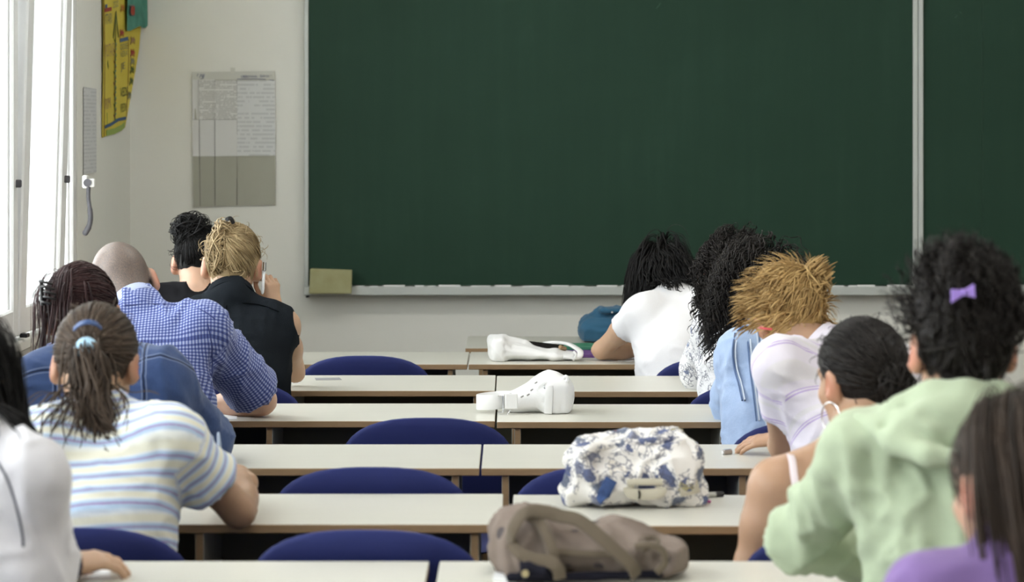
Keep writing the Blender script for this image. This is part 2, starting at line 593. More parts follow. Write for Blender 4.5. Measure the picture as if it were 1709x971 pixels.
def waves(P, seed, scale=(1, 1, 1), n=10, lo=20, hi=70):
    """smooth pseudo-noise in -1..1 from random plane waves"""
    rg = np.random.RandomState(seed)
    out = np.zeros(len(P))
    for _ in range(n):
        k = rg.normal(size=3); k /= np.linalg.norm(k); k *= rg.uniform(lo, hi) * np.asarray(scale)
        out += np.sin(P @ k + rg.uniform(0, 6.28) + 1.3 * np.sin(P @ (rg.normal(size=3) * lo * .5) + rg.uniform(0, 6)))
    return out / math.sqrt(n) / 1.2

def segdist(P, a, b):
    a = np.asarray(a, float); b = np.asarray(b, float); ab = b - a
    t = np.clip(((P - a) @ ab) / (ab @ ab + 1e-12), 0, 1)
    return np.linalg.norm(P - (a + t[:, None] * ab), axis=1), t

# =================================================================== THE ROOM
def struct(name, mb, mats, parent=None):
    o = mb.build(name, mats, parent)
    if parent is None: o['kind'] = 'structure'
    return o

struct('floor', MB().box((WX - 0.3, BY - 0.2, -0.1), (RX + 0.2, WY + 0.2, 0.0)), M['floor'])
struct('ceiling', MB().box((WX - 0.3, BY - 0.2, CZ), (RX + 0.2, WY + 0.2, CZ + 0.1)), M['ceiling'])
struct('wall_front', MB().box((WX - 0.3, WY, 0), (RX + 0.2, WY + 0.2, CZ)), M['wall'])
struct('wall_right', MB().box((RX, BY, 0), (RX + 0.2, WY, CZ)), M['wall'])
struct('wall_back', MB().box((WX - 0.3, BY - 0.2, 0), (RX + 0.2, BY, CZ)), M['wall'])
wl = MB()
TW = 0.26
wl.box((WX - TW, BY, 0), (WX, WY, WZ0 - 0.04)).box((WX - TW, BY, WZ1), (WX, WY, CZ))
edges = [BY] + [e for b in BANDS for e in b] + [WY]
for i in range(0, len(edges), 2):
    wl.box((WX - TW, edges[i], WZ0 - 0.04), (WX, edges[i + 1], WZ1))
struct('wall_left', wl, M['wall'])
struct('baseboard_front', MB().box((WX, WY - 0.015, 0), (RX, WY, 0.09), 0.004), M['edge'])

def m_glass():
    t = NT('window_glass')
    tr = t.node('ShaderNodeBsdfTransparent'); tr.inputs[0].default_value = (0.97, 0.985, 0.98, 1)
    gl = t.node('ShaderNodeBsdfGlossy'); gl.inputs['Roughness'].default_value = 0.02
    mx = t.node('ShaderNodeMixShader'); mx.inputs[0].default_value = 0.06
    t.l.new(tr.outputs[0], mx.inputs[1]); t.l.new(gl.outputs[0], mx.inputs[2])
    t.l.new(mx.outputs[0], t.n['Material Output'].inputs['Surface'])
    return t.m
M['glass'] = m_glass()

def window(n, y0, y1, detailed):
    f = MB()
    xo, xi = WX - 0.17, WX - 0.03
    f.box((xo, y0, WZ0 - 0.03), (xi, y1, WZ0 + 0.03), 0.004).box((xo, y0, WZ1 - 0.06), (xi, y1, WZ1), 0.004)
    f.box((xo + 0.002, y0 + 0.001, WZ0 + 0.01), (xi - 0.002, y0 + 0.06, WZ1 - 0.01), 0.004).box((xo + 0.002, y1 - 0.06, WZ0 + 0.01), (xi - 0.002, y1 - 0.001, WZ1 - 0.01), 0.004)
    ns = 5
    w = (y1 - y0 - 0.04) / ns
    for i in range(1, ns):
        yc = y0 + 0.02 + i * w
        f.box((xo + 0.004, yc - 0.055, WZ0 + 0.01), (xi - 0.004, yc + 0.055, WZ1 - 0.01), 0.004)
    fr = struct('window_%d' % n, f, M['white_paint'])
    for i in range(ns):
        ya, yb = y0 + 0.03 + i * w, y0 + 0.01 + (i + 1) * w
        sw, sh = (yb - ya), WZ1 - WZ0 - 0.05
        s = MB()
        st = 0.085
        s.box((-0.03, -sw / 2, 0), (0.03, -sw / 2 + st, sh), 0.006).box((-0.03, sw / 2 - st, 0), (0.03, sw / 2, sh), 0.006)
        s.box((-0.028, -sw / 2 + 0.01, 0.002), (0.028, sw / 2 - 0.01, st), 0.006).box((-0.028, -sw / 2 + 0.01, sh - st), (0.028, sw / 2 - 0.01, sh - 0.002), 0.006)
        so = s.build('sash', M['white_paint'], fr)
        tilt = [0, 0.8, 0, 1.6, 0.0][i] if detailed else 0
        so.location = (WX + (0.012 if not detailed else (0.012, 0.012, 0.012, 0.02, -0.024)[i]), (ya + yb) / 2, WZ0 + 0.012)
        so.rotation_euler = (0, math.radians(tilt), math.radians([0, 0, 1.0, -2.5, 0.8][i] if detailed else 0))
        so['_org'] = [0.0, 0.0, 0.0]
        pn = MB().box((-0.004, -sw / 2 + st - 0.005, st - 0.005), (0.004, sw / 2 - st + 0.005, sh - st + 0.005)).build('pane', M['glass'], so)
        gk = MB()                            # putty beads round the pane
        for (a, b) in (((-0.012, -sw / 2 + st, st), (0.016, -sw / 2 + st + 0.012, sh - st)), ((-0.012, sw / 2 - st - 0.012, st), (0.016, sw / 2 - st, sh - st))):
            gk.box(a, b, 0.003)
        gk.build('glazing_bead', M['white_paint'], so)
        if detailed and i in (2, 3):
            MB().box((0.028, sw / 2 - 0.045, 0.44), (0.046, sw / 2 - 0.03, 0.463), 0.003).build('catch', M['metal'], so)
            MB().box((0.028, -sw / 2 + 0.01, -0.004), (0.05, -sw / 2 + 0.05, 0.008), 0.002).build('hinge', M['black_metal'], so)
    return fr
for i, (a, b) in enumerate(BANDS):
    wfr = window(i + 1, a, b, i == 2)

# lever handle at the far edge of the last sash
hy = 9.16
hb = MB().box((WX + 0.03, hy - 0.012, 1.318), (WX + 0.048, hy + 0.022, 1.362), 0.004)
hb.box((WX + 0.038, hy - 0.008, 1.322), (WX + 0.072, hy + 0.014, 1.350), 0.004)
hp = hb.build('handle_base', M['sill'], wfr)
lv = MB()
pts = [PX(x, y, hy) for x, y in ((145, 303), (147, 313), (147, 330), (149, 345), (150.5, 362), (148.5, 376), (143.5, 386), (139.5, 392))]
lv.tube(catmull(pts, 3), [0.0085] * 4 + [0.007] * 6 + [0.009] * 6 + [0.0105] * 4 + [0.010, 0.006], 10)
lv.tube([PX(145.5, 305, hy - 0.016), PX(145.5, 305, hy + 0.012)], 0.014, 14)
lv.build('lever_handle', M['metal'], wfr, smooth=True)

struct('trim_1', MB().box((WX - 0.03, 5.9, 0.865), (WX + 0.046, 9.36, 0.90), 0.006), M['sill'])
struct('trim_2', MB().box((WX - 0.03, -1.5, 0.865), (WX + 0.046, 5.7, 0.90), 0.006), M['sill'])

def m_wood():
    t = NT('varnished_wood'); o = t.obj()
    g = t.noise(t.mapping(o, (30, 2.0, 30)), 3.0, 4, 0.6)
    return t.done(t.mix(g, (0.10, 0.062, 0.022), (0.20, 0.13, 0.05)), 0.45, 0.4)
M['wood'] = m_wood()
rc = empty('radiator_cover', (WX + 0.02, 7.6, 0))
rc['_org'] = [WX + 0.02, 7.6, 0.0]
for k in range(9):
    MB().box((WX + 0.014, 6.05, 0.12 + k * 0.076), (WX + 0.036, 9.2, 0.12 + k * 0.076 + 0.068), 0.004).build('slat', M['wood'], rc)
for yy in (6.1, 7.6, 9.1):
    MB().box((WX + 0.002, yy - 0.02, 0.0), (WX + 0.0135, yy + 0.02, 0.81), 0.002).build('upright', M['wood'], rc)
tag(rc, 'varnished brown wooden slats covering the wall below the window sill', 'radiator cover')

# fluorescent fixtures on the ceiling, above the frame
def m_tube():
    t = NT('lit_diffuser')
    t.done((0.9, 0.9, 0.88), 0.5)
    t.b.inputs['Emission Color'].default_value = (1.0, 0.955, 0.87, 1)
    t.b.inputs['Emission Strength'].default_value = LAMP
    return t.m
LAMP = 13.0
M['lit'] = m_tube()
for lx, ly, lb in ((0.35, 8.0, 'lit ceiling fixture nearest the chalkboard, window side'), (3.2, 8.0, 'lit ceiling fixture nearest the chalkboard, far side'), (0.35, 4.6, 'lit ceiling fixture over the middle desks, window side'),
                   (3.2, 4.6, 'lit ceiling fixture over the middle desks, far side'), (0.35, 1.0, 'lit ceiling fixture at the back, window side'), (3.2, 1.0, 'lit ceiling fixture at the back, far side')):
    r = empty('ceiling_light', (lx, ly, CZ))
    MB().box((-0.62, -0.11, -0.05), (0.62, 0.11, 0.0), 0.01).build('housing', M['white_paint'], r)
    MB().box((-0.60, -0.09, -0.075), (0.60, 0.09, -0.0505), 0.012).build('diffuser', M['lit'], r)
    tag(r, lb, 'ceiling light', 'fluorescent ceiling lights')

# =================================================================== CHALKBOARD
BX0, BX1, BX2 = -0.790, 1.556, 3.10
BZ0, BZ1 = 0.908, 2.12
cb = empty('chalkboard', (1.1, WY, BZ0)); cb['_org'] = [1.1, WY, BZ0]
MB().box((BX0, WY - 0.05, BZ0), (BX1, WY - 0.02, BZ1)).build('writing_panel', M['board'], cb)
MB().box((BX1 + 0.04, WY - 0.05, BZ0 + 0.003), (BX2, WY - 0.02, BZ1)).build('writing_panel', M['board'], cb)
MB().box((BX0 - 0.016, WY - 0.062, BZ0 - 0.03), (BX0, WY, BZ1 + 0.02), 0.002).build('frame_edge', M['alu'], cb)
MB().box((BX1, WY - 0.062, BZ0 - 0.03), (BX1 + 0.019, WY, BZ1 + 0.02), 0.003).build('frame_post', M['alu'], cb)
MB().box((BX1 + 0.021, WY - 0.062, BZ0 - 0.03), (BX1 + 0.04, WY, BZ1 + 0.02), 0.003).build('frame_post', M['alu'], cb)
MB().box((BX0, WY - 0.06, BZ1), (BX1, WY, BZ1 + 0.02), 0.002).build('top_rail', M['alu'], cb)
MB().box((BX1 + 0.04, WY - 0.06, BZ1), (BX2, WY, BZ1 + 0.02), 0.002).build('top_rail', M['alu'], cb)
for a, b, dz in ((BX0 - 0.016, BX1 + 0.018, 0.0), (BX1 + 0.022, BX2, 0.004)):
    tr = MB()
    tr.box((a, WY - 0.085, BZ0 - 0.037 + dz), (b, WY - 0.0, BZ0 - 0.022 + dz), 0.002)
    tr.box((a, WY - 0.09, BZ0 - 0.037 + dz), (b, WY - 0.082, BZ0 - 0.002 + dz), 0.003)
    to = tr.build('chalk_tray', M['alu'], cb)
    ch = MB()
    rg = random.Random(4)
    x = a + 0.2
    while x < b - 0.05:                        # uneven chalk dust along the lip
        L = rg.uniform(0.02, 0.09)
        ch.box((x, WY - 0.089, BZ0 - 0.004 + dz), (x + L, WY - 0.078, BZ0 + rg.uniform(0.0, 0.004) + dz), 0.0015)
        x += L + rg.uniform(0.0, 0.05)
    ch.build('chalk_dust', M['white_paint'], to)['kind'] = 'stuff'
MB().box((BX0 - 0.008, WY - 0.088, BZ0 - 0.046), (BX0 + 0.004, WY - 0.02, BZ0 - 0.036), 0.002).build('corner_cap', M['black_metal'], cb)
sc_ = MB()
M['board_seam'] = plain('board_seam', (0.03, 0.065, 0.045), 0.6, 0.2)
a0 = (BX1 + 0.075)
sc_.box((BX1 + 0.27, WY - 0.0515, BZ0 + 0.1), (BX1 + 0.2715, WY - 0.0495, BZ1)).build('seam', M['board_seam'], cb)
ckm = plain('chalk_smear', (0.05, 0.10, 0.075), 0.9, 0.1)
for px_, py_, dx, dy in ((1095, 14, 7, -9), (1593, 30, 4, -5), (1601, 20, 3, 3), (1480, 470, 10, -4)):
    p = PX(px_, py_, WY - 0.051); q = PX(px_ + dx, py_ + dy, WY - 0.051)
    MB().ribbon([p, (p + q) / 2 + np.array([0.002, 0, 0.001]), q], 0.0028, 0.001, (0, -1, 0)).build('chalk_mark', ckm, cb)
tag(cb, 'wide dark green chalkboard in a pale metal frame on the front wall', 'chalkboard')

def m_sponge():
    t = NT('sponge_foam'); o = t.obj()
    c = t.mix(t.noise(o, 22, 4), (0.30, 0.285, 0.135), (0.42, 0.415, 0.25))
    t.bump(t.noise(o, 180, 3), 0.3, 0.003)
    return t.done(c, 0.95, 0.1)
sp = MB()
c = [PX(x, y, 10.40) for x, y in ((515.5, 490), (586, 490), (587, 450.5), (517.5, 448))]
V = []
for y in (10.385, 10.425):
    V += [(p[0], y, p[2]) for p in c]
sp.add(V, [(0, 1, 2, 3), (7, 6, 5, 4), (0, 4, 5, 1), (1, 5, 6, 2), (2, 6, 7, 3), (3, 7, 4, 0)])
so = sp.build('board_sponge', m_sponge(), origin=(-0.7, 10.4, 0.873))
tag(so, 'flat yellowish green board sponge propped on the chalk tray corner', 'sponge')
bm = so.modifiers.new('bevel', 'BEVEL'); bm.width = 0.004; bm.segments = 2

# =================================================================== PAPER ON THE WALLS
def text_2d(body, size):
    cu = bpy.data.curves.new('lettering', 'FONT'); cu.body = body; cu.size = size; cu.align_x = 'LEFT'
    cu.resolution_u = 2
    ob = bpy.data.objects.new('lettering', cu); COL.objects.link(ob)
    bpy.context.view_layer.update()
    me = bpy.data.meshes.new_from_object(ob.evaluated_get(bpy.context.evaluated_depsgraph_get()))
    V = np.array([v.co[:] for v in me.vertices]); F = [tuple(p.vertices) for p in me.polygons]
    bpy.data.objects.remove(ob); bpy.data.curves.remove(cu); bpy.data.meshes.remove(me)
    return V, F

def flat(name, V, F, m, parent):
    return obj_np(name, np.array(V), [tuple(f) for f in F], m, parent, smooth=False)

def m_print(name, base, ink, lines, amount, scale_x=1.0):
    """a sheet with rows of faint print"""
    t = NT(name); o = t.obj(); x, y, z = t.sep(o)
    row = t.math('FRACT', t.math('MULTIPLY', z, lines))
    band = t.math('MULTIPLY', t.math('GREATER_THAN', row, 0.35), t.math('LESS_THAN', row, 0.8))
    rid = t.math('FLOOR', t.math('MULTIPLY', z, lines))
    hx = t.math('ADD', x, y)
    wd = t.noise(t.comb(t.math('MULTIPLY', hx, 130 * scale_x), t.math('MULTIPLY', rid, 3.7), 0), 1.0, 2)
    para = t.noise(t.comb(t.math('MULTIPLY', hx, 9), t.math('MULTIPLY', rid, 0.71), 2.0), 1.0, 1)
    f = t.math('MULTIPLY', band, t.math('MULTIPLY', t.math('GREATER_THAN', wd, 0.42), t.math('GREATER_THAN', para, 0.40)))
    c = t.mix(t.math('MULTIPLY', f, amount), base, ink)
    c = t.mix(t.math('MULTIPLY', t.noise(o, 9, 3), 0.12), c, (0.45, 0.45, 0.42))
    return t.done(c, 0.8, 0.2)

FY = WY - 0.006
def fx(x, y, d=0.0):
    p = PX(x, y, FY - d); return (p[0], FY - d, p[2])
fc = empty('wall_chart', (-1.08, WY, 1.21)); fc['_org'] = [-1.08, WY, 1.21]
m_grey = plain('grey_chart_paper', (0.39, 0.39, 0.33), 0.85, 0.2, var=0.05)
m_head = plain('chart_paper', (0.60, 0.605, 0.56), 0.85, 0.2, var=0.03)
m_pr1 = m_print('printed_sheet', (0.70, 0.705, 0.69), (0.16, 0.16, 0.16), 150, 0.55)
m_pr2 = m_print('handwritten_sheet', (0.67, 0.685, 0.69), (0.42, 0.43, 0.45), 62, 0.5, 0.6)
m_plainsheet = plain('pasted_sheet', (0.67, 0.675, 0.67), 0.85, 0.2, var=0.03)
m_ink = plain('blue_marker', (0.03, 0.045, 0.18), 0.6, 0.2)
m_line = plain('dark_marker', (0.06, 0.06, 0.065), 0.6, 0.2)
def curl_sheet(name, corners, m, d, parent, n=6, lift=0.004):
    V, F = [], []
    (ax_, ay_), (bx_, by_), (cx_, cy_), (dx_, dy_) = corners     # tl, tr, br, bl
    for j in range(n + 1):
        for i in range(n + 1):
            u, v = i / n, j / n
            x = (ax_ * (1 - u) + bx_ * u) * (1 - v) + (dx_ * (1 - u) + cx_ * u) * v
            y = (ay_ * (1 - u) + by_ * u) * (1 - v) + (dy_ * (1 - u) + cy_ * u) * v
            V.append(fx(x, y, d + lift * (abs(u - .5) * 2) ** 3 * (0.3 + 0.7 * v)))
    for j in range(n):
        for i in range(n):
            k = j * (n + 1) + i
            F.append((k, k + n + 1, k + n + 2, k + 1))
    o = flat(name, V, F, m, parent)
    sm = o.modifiers.new('thickness', 'SOLIDIFY'); sm.thickness = 0.0006; sm.offset = 1
    return o
curl_sheet('backing_sheet', ((320, 120), (458.5, 118.5), (459.5, 342), (322, 345.5)), m_grey, 0.000, fc)
curl_sheet('header_strip', ((320, 120), (458.5, 118.5), (458.6, 133), (320.3, 133)), m_head, 0.0012, fc)
curl_sheet('pasted_sheet', ((320.5, 199), (397, 199), (397, 260.5), (321, 260.8)), m_plainsheet, 0.0012, fc)
curl_sheet('printed_sheet', ((331.5, 133), (358, 133), (358, 199.5), (331.8, 199.5)), m_pr1, 0.0016, fc)
curl_sheet('printed_sheet', ((320.4, 133), (331.4, 133), (331.6, 199.5), (320.8, 199.5)), m_plainsheet, 0.0016, fc)
curl_sheet('printed_sheet', ((358, 134), (395, 134), (395.2, 199.5), (358.2, 199.5)), m_pr1, 0.0019, fc)
curl_sheet('handwritten_sheet', ((395.2, 134), (458.8, 134), (459.2, 259.5), (395.4, 260.2)), m_pr2, 0.0014, fc)
ln = MB()
def wline(mb, pts, w, d=0.0035):
    mb.ribbon([np.array(fx(x, y, d)) for x, y in pts], w, 0.0008, (0, -1, 0))
for pts, w in ((((332, 200), (332.4, 260), (333.6, 344)), 0.0017), (((358, 200), (358.4, 344)), 0.0016), (((395, 134), (395.3, 199), (395.2, 225)), 0.0013),
               (((395, 225), (395.2, 300)), 0.0008), (((395, 298), (394.8, 343)), 0.0019), (((320.5, 199.5), (395, 199.5)), 0.0011), (((331.4, 133), (331.6, 199)), 0.001), (((358, 134), (358.2, 199)), 0.001)):
    mb_ = MB(); wline(mb_, pts, w); mb_.build('ruled_line', m_line, fc)
for pts in (((395, 132), (428, 131.5), (447, 132.5), (456.5, 134.5)), ((330, 123), (328.5, 128), (328, 131.5), (338.5, 131.3), (341, 123.5)), ((332.5, 130), (335, 123.5)), ((336.5, 124), (335.8, 127.6), (339, 127.4)), ((338.6, 124), (337.2, 130.5))):
    mb_ = MB(); wline(mb_, pts, 0.0019); mb_.build('marker_stroke', m_ink, fc)
for word, x, y, w in (('CREDOVNA', 401, 129.4, 27), ('\u0160EKOLA', 433.5, 129.0, 20)):
    V, F = text_2d(word, 0.02)
    s_ = (w * FY / FPX) / np.ptp(V[:, 0])
    o0 = np.array(fx(x, y, 0.0040))
    V3 = np.stack([o0[0] + V[:, 0] * s_, np.full(len(V), o0[1]), o0[2] + V[:, 1] * 0.62], 1)
    flat('lettering', V3, F, m_ink, fc)
tp = plain('clear_tape', (0.62, 0.62, 0.56), 0.3, 0.5)
curl_sheet('tape', ((384, 113), (392, 113), (392, 122), (384, 122)), tp, 0.0045, fc, 2, 0)
tag(fc, 'grey paper chart with printed sheets and blue marker heading taped beside the chalkboard', 'chart')

# yellow poster on the window wall
YA, YB = 9.767, 10.50
def PP(x, y, d=0.0):
    """poster surface point under pixel-like poster coordinates"""
    u = min(max((x - 168.0) / 62.0, 0), 1)
    Yp = YA + (YB - YA) * u
    z = CAMZ - (y - HOR) * Yp / FPX
    v = min(max((213 - y) / 170.0, 0), 1)
    off = 0.005 + 0.037 * u * u * v ** 0.8 + 0.0025 * math.sin(u * 7 + y * 0.02)
    if u < 0.05: off += 0.002
    return (WX + off + d, Yp, z)
yp = empty('paper_poster', (WX, 10.1, 1.49)); yp['_org'] = [WX, 10.1, 1.49]
def m_yellow():
    t = NT('yellow_poster_paper'); o = t.obj()
    c = t.mix(t.noise(o, 5, 4), (0.62, 0.47, 0.05), (0.72, 0.62, 0.11))
    return t.done(c, 0.8, 0.2)
V, F = [], []
nu, nv = 14, 20
for j in range(nv + 1):
    for i in range(nu + 1):
        u, v = i / nu, j / nv
        x = 168 + 62 * u
        yb = 230 - 17 * min(1, u / 0.78)
        V.append(PP(x, yb + (-75 - yb) * v))
for j in range(nv):
    for i in range(nu):
        k = j * (nu + 1) + i
        F.append((k, k + 1, k + nu + 2, k + nu + 1))
F = [f for f in F if True]
# the right edge leans inward towards the bottom
for j in range(nv + 1):
    for i in range(nu + 1):
        u, v = i / nu, j / nv
        x = 168 + (62 - 13 * max(0, 1 - v / 0.45) ** 1.2) * u
        yb = 230 - 17 * u
        V[j * (nu + 1) + i] = PP(x, yb + (-75 - yb) * v)
ps = flat('poster_sheet', V, F, m_yellow(), yp)
sm = ps.modifiers.new('thickness', 'SOLIDIFY'); sm.thickness = 0.0008; sm.offset = -1
def pstroke(pts, w, m, name='marker_stroke', d=0.003):
    mb_ = MB()
    mb_.ribbon([np.array(PP(x, y, d)) for x, y in pts], w, 0.0008, (1, 0, 0))
    mb_.build(name, m, yp)
mk = {k: plain('marker_' + k, c, 0.7, 0.2) for k, c in {'green': (0.10, 0.13, 0.03), 'blue': (0.06, 0.12, 0.22), 'red': (0.35, 0.06, 0.035), 'pale_green': (0.30, 0.40, 0.10), 'teal': (0.10, 0.30, 0.22),
      'brown': (0.28, 0.13, 0.05), 'grey': (0.24, 0.23, 0.13), 'mauve': (0.40, 0.25, 0.12), 'orange': (0.50, 0.22, 0.03), 'edge': (0.22, 0.11, 0.015)}.items()}  # edge tone is painted shade on the paper, not ink
pstroke([(192, 203), (192.3, 120), (191.8, 20)], 0.012, mk['green'])
pstroke([(192, 20), (190, 40), (187.5, 63)], 0.012, mk['green'])
pstroke([(192, 20), (194.5, 40), (197.5, 62)], 0.012, mk['green'])
for k in range(15):
    y = 70 + k * 9
    pstroke([(192 + (1 if k % 2 else -1) * 2.2, y - 4), (192, y)], 0.007, mk['brown' if k % 3 else 'green'])
    pstroke([(192.3, y + 5), (194, y + 2)], 0.006, mk['teal'])
pstroke([(173.5, 212), (184, 208), (198, 199.5), (215, 197)], 0.012, mk['blue'])
pstroke([(176, 222), (190, 219), (206, 213), (213, 208)], 0.022, mk['pale_green'])
pstroke([(169.5, 17.5), (183, 14.5)], 0.014, mk['red'])
pstroke([(171, 11), (175, 10)], 0.014, mk['blue'])
pstroke([(200, 67.5), (206, 66), (212, 64)], 0.014, mk['blue'])
pstroke([(212.5, 65), (214, 120), (215.5, 195)], 0.007, mk['brown'])
pstroke([(177, 103), (179, 113)], 0.014, mk['green'])
pstroke([(177.5, 188), (178, 208)], 0.006, mk['pale_green'])
pstroke([(168.6, -60), (169.2, 100), (170.5, 228)], 0.012, mk['edge'], 'poster_edge_shade')  # dark strip paints in the shaded back of the poster's left edge
def pword(body, x0, x1, y0, y1, m):
    V, F = text_2d(body, 1.0)
    mn, mx = V.min(0), V.max(0)
    W3 = []
    for p in V:
        u = (p[0] - mn[0]) / (mx[0] - mn[0]); v = (p[1] - mn[1]) / (mx[1] - mn[1] + 1e-6)
        W3.append(PP(x0 + (x1 - x0) * u, y1 + (y0 - y1) * v - 3 * u, 0.0032))
    flat('lettering', W3, F, m, yp)
pword('STARI', 170.5, 183.5, 24, 42, mk['grey'])
pword('ZGOD', 186, 196, 3, 14, mk['grey'])
pword('POSTAVE', 172, 189.5, 74, 96, mk['mauve'])
pword('RIM', 173.5, 184, 165, 183, mk['mauve'])
pword('ODSE', 200.5, 211.5, 74, 84, mk['grey'])
pword('VERA', 200.5, 211.5, 86, 96, mk['grey'])
pword('JE', 201.5, 208, 106, 121, mk['grey'])
pword('VEDE', 201, 214, 147, 162, mk['green'])
pword('VREDN', 201, 213, 174, 188, mk['green'])
for x, y, m_ in ((219, 68, 'mauve'), (219.5, 89, 'red'), (220, 103, 'grey'), (220.5, 117, 'green'), (220.5, 136, 'green'), (219, 160, 'grey'), (203, 56, 'red'), (204, 14, 'orange')):
    for k in range(4):
        pstroke([(x - 3 + k * 1.1, y - 6 + (k * 37 % 5)), (x - 2 + k * 1.6, y), (x - 3.4 + k * 1.8, y + 5 - (k * 23 % 4))], 0.012, mk[m_])
tag(yp, 'yellow hand-lettered poster with a tall arrow on the window wall', 'poster')
# torn teal sheet over its upper corner
tl = empty('paper_picture', (WX, 10.4, 1.85)); tl['_org'] = [WX, 10.4, 1.85]
def m_teal():
    t = NT('teal_painted_paper'); o = t.obj()
    c = t.ramp(t.noise(o, 14, 4), [(0.3, (0.035, 0.16, 0.125)), (0.6, (0.07, 0.26, 0.20)), (0.8, (0.13, 0.30, 0.22))])
    return t.done(c, 0.7, 0.3)
outl = [(207, -70), (233, -70), (230.5, 0), (232, 25), (232, 43), (228, 46.5), (225.5, 47), (222, 43.5), (219, 45), (214, 49), (209.5, 52), (206.5, 51)]
V = [PP(x, y, 0.012 + (x - 205) * 0.0005) for x, y in outl]
to = flat('torn_sheet', V, [tuple(range(len(V)))], m_teal(), tl)
sm = to.modifiers.new('thickness', 'SOLIDIFY'); sm.thickness = 0.001; sm.offset = 0
for (x0, x1, y0, y1), m_, d in (((208, 216, 8, 27), 'green', 0.019), ((209, 214.8, 10.5, 25), 'red', 0.021)):
    V = [PP(x, y, d) for x, y in ((x0 + 1, y0), (x1 - .6, y0), (x1, y0 + 2), (x1, y1 - 3), (x1 - 1, y1), (x0 + 2, y1), (x0, y1 - 5), (x0 + .5, y0 + 4))]
    flat('painted_patch', V, [tuple(range(8))], mk[m_] if m_ == 'red' else M['plastic_black'], tl)
tag(tl, 'torn teal painted sheet with a red patch over the yellow poster', 'picture')

a4 = curl = None
V = [(WX + 0.004, y, z) for y, z in ((9.352, 1.665), (9.632, 1.66), (9.632, 1.363), (9.352, 1.36))]
ao = flat('notice_sheet', V, [(0, 3, 2, 1)], m_print('notice_print', (0.64, 0.65, 0.66), (0.42, 0.43, 0.45), 75, 0.45, 0.5), None)
ao.location = (0, 0, 0)
sm = ao.modifiers.new('thickness', 'SOLIDIFY'); sm.thickness = 0.0015; sm.offset = 0
tag(ao, 'small white printed notice on the wall above the window lever', 'notice')

# wall socket
so = empty('wall_socket', (1.64, WY, 0.556)); so['_org'] = [1.64, WY, 0.556]
MB().box((1.596, WY - 0.012, 0.512), (1.684, WY, 0.602), 0.004).build('cover_plate', M['sill'], so)
MB().cyl((1.64, WY - 0.014, 0.56), (1.64, WY - 0.010, 0.56), 0.022, 20).build('socket_well', M['laminate_grey'], so)
for dx in (-0.009, 0.009):
    MB().cyl((1.64 + dx, WY - 0.0155, 0.56), (1.64 + dx, WY - 0.012, 0.56), 0.0026, 8).build('socket_hole', M['plastic_black'], so)
tag(so, 'grey square wall socket low on the wall below the chalkboard', 'socket')

# =================================================================== DESKS
DH = 0.75
ROWS = {1: (8.82, 9.30), 2: (7.96, 8.45), 3: (7.16, 7.61), 4: (6.19, 6.65), 5: (5.33, 5.77), 6: (4.43, 4.89), 7: (3.56, 4.02)}
def desk(x0, x1, y0, y1, label, cat='desk', name='school_desk', group='two-seat school desks', dz=0.0, rz=0.0):
    H = DH + dz
    cx, cy = (x0 + x1) / 2, (y0 + y1) / 2
    r = empty(name, (cx, cy, 0), rz)
    w, d = (x1 - x0) / 2, (y1 - y0) / 2
    t = MB().box((-w, -d, H - 0.017), (w, d, H), 0.0015, mi=1, fm={'+z': 0, '-z': 0})
    t.build('tabletop', [M['laminate'], M['edge']], r)
    xs = [-w + 0.055, 0.0, w - 0.055]
    for x in xs:
        MB().box((x - 0.0085, -d + 0.012, 0.0), (x + 0.0085, d - 0.03, H - 0.017), 0.001, mi=0, fm={'-y': 1}).build('leg_panel', [M['laminate_grey'], M['edge']], r)
    for a, b in ((xs[0], xs[1]), (xs[1], xs[2])):
        MB().box((a + 0.0085, d - 0.10, 0.30), (b - 0.0085, d - 0.085, H - 0.017), 0.001).build('modesty_panel', M['modesty'], r)
    tag(r, label, cat, group)
    return r
W2 = 1.20
ordn = {1: 'front', 2: 'second', 3: 'third', 4: 'fourth', 5: 'fifth', 6: 'sixth', 7: 'seventh'}
RL = {1: -0.147, 2: -0.051, 3: -0.0455, 4: -0.0755, 5: -0.019, 6: -0.150}
RR = {1: -0.142, 2: -0.047, 3: -0.040, 4: -0.070, 5: 0.001, 6: -0.131, 7: 0.02}
what_l = {1: 'desk of the black tank top girl in the front row', 2: 'desk where the blond person in the black sleeveless shirt leans', 3: 'desk where the bald man in the checked shirt leans',
          4: 'desk where the dark denim jacket person leans', 5: 'desk where the striped T-shirt girl rests her elbow', 6: 'nearest desk in the window column, by the white jacket sleeve'}
what_r = {1: 'front desk carrying the flat white shoulder bag', 2: 'desk where the floral blouse girl props her elbow', 3: 'desk carrying the upright white handbag with a belt',
          4: 'desk where the golden blond girl in the lilac top rests her hand', 5: 'desk carrying the floral backpack', 6: 'nearest desk carrying the brown canvas bag', 7: 'desk before the purple top girl at the lower right'}
for k, (a, b) in ROWS.items():
    if k in RL: desk(RL[k] - W2, RL[k], a, b, 'pale ' + what_l[k])
    if k in RR:
        o_ = -0.02 if k in (2, 3, 5) else 0.0
        desk(RR[k], RR[k] + W2, a + o_, b + o_, 'pale ' + what_r[k], rz=(math.radians(-0.6) if k == 5 else 0.0))
desk(-0.163, 1.30, 9.44, 9.97, 'pale wooden-edged table standing at the front below the chalkboard', 'table', 'front_table', None)

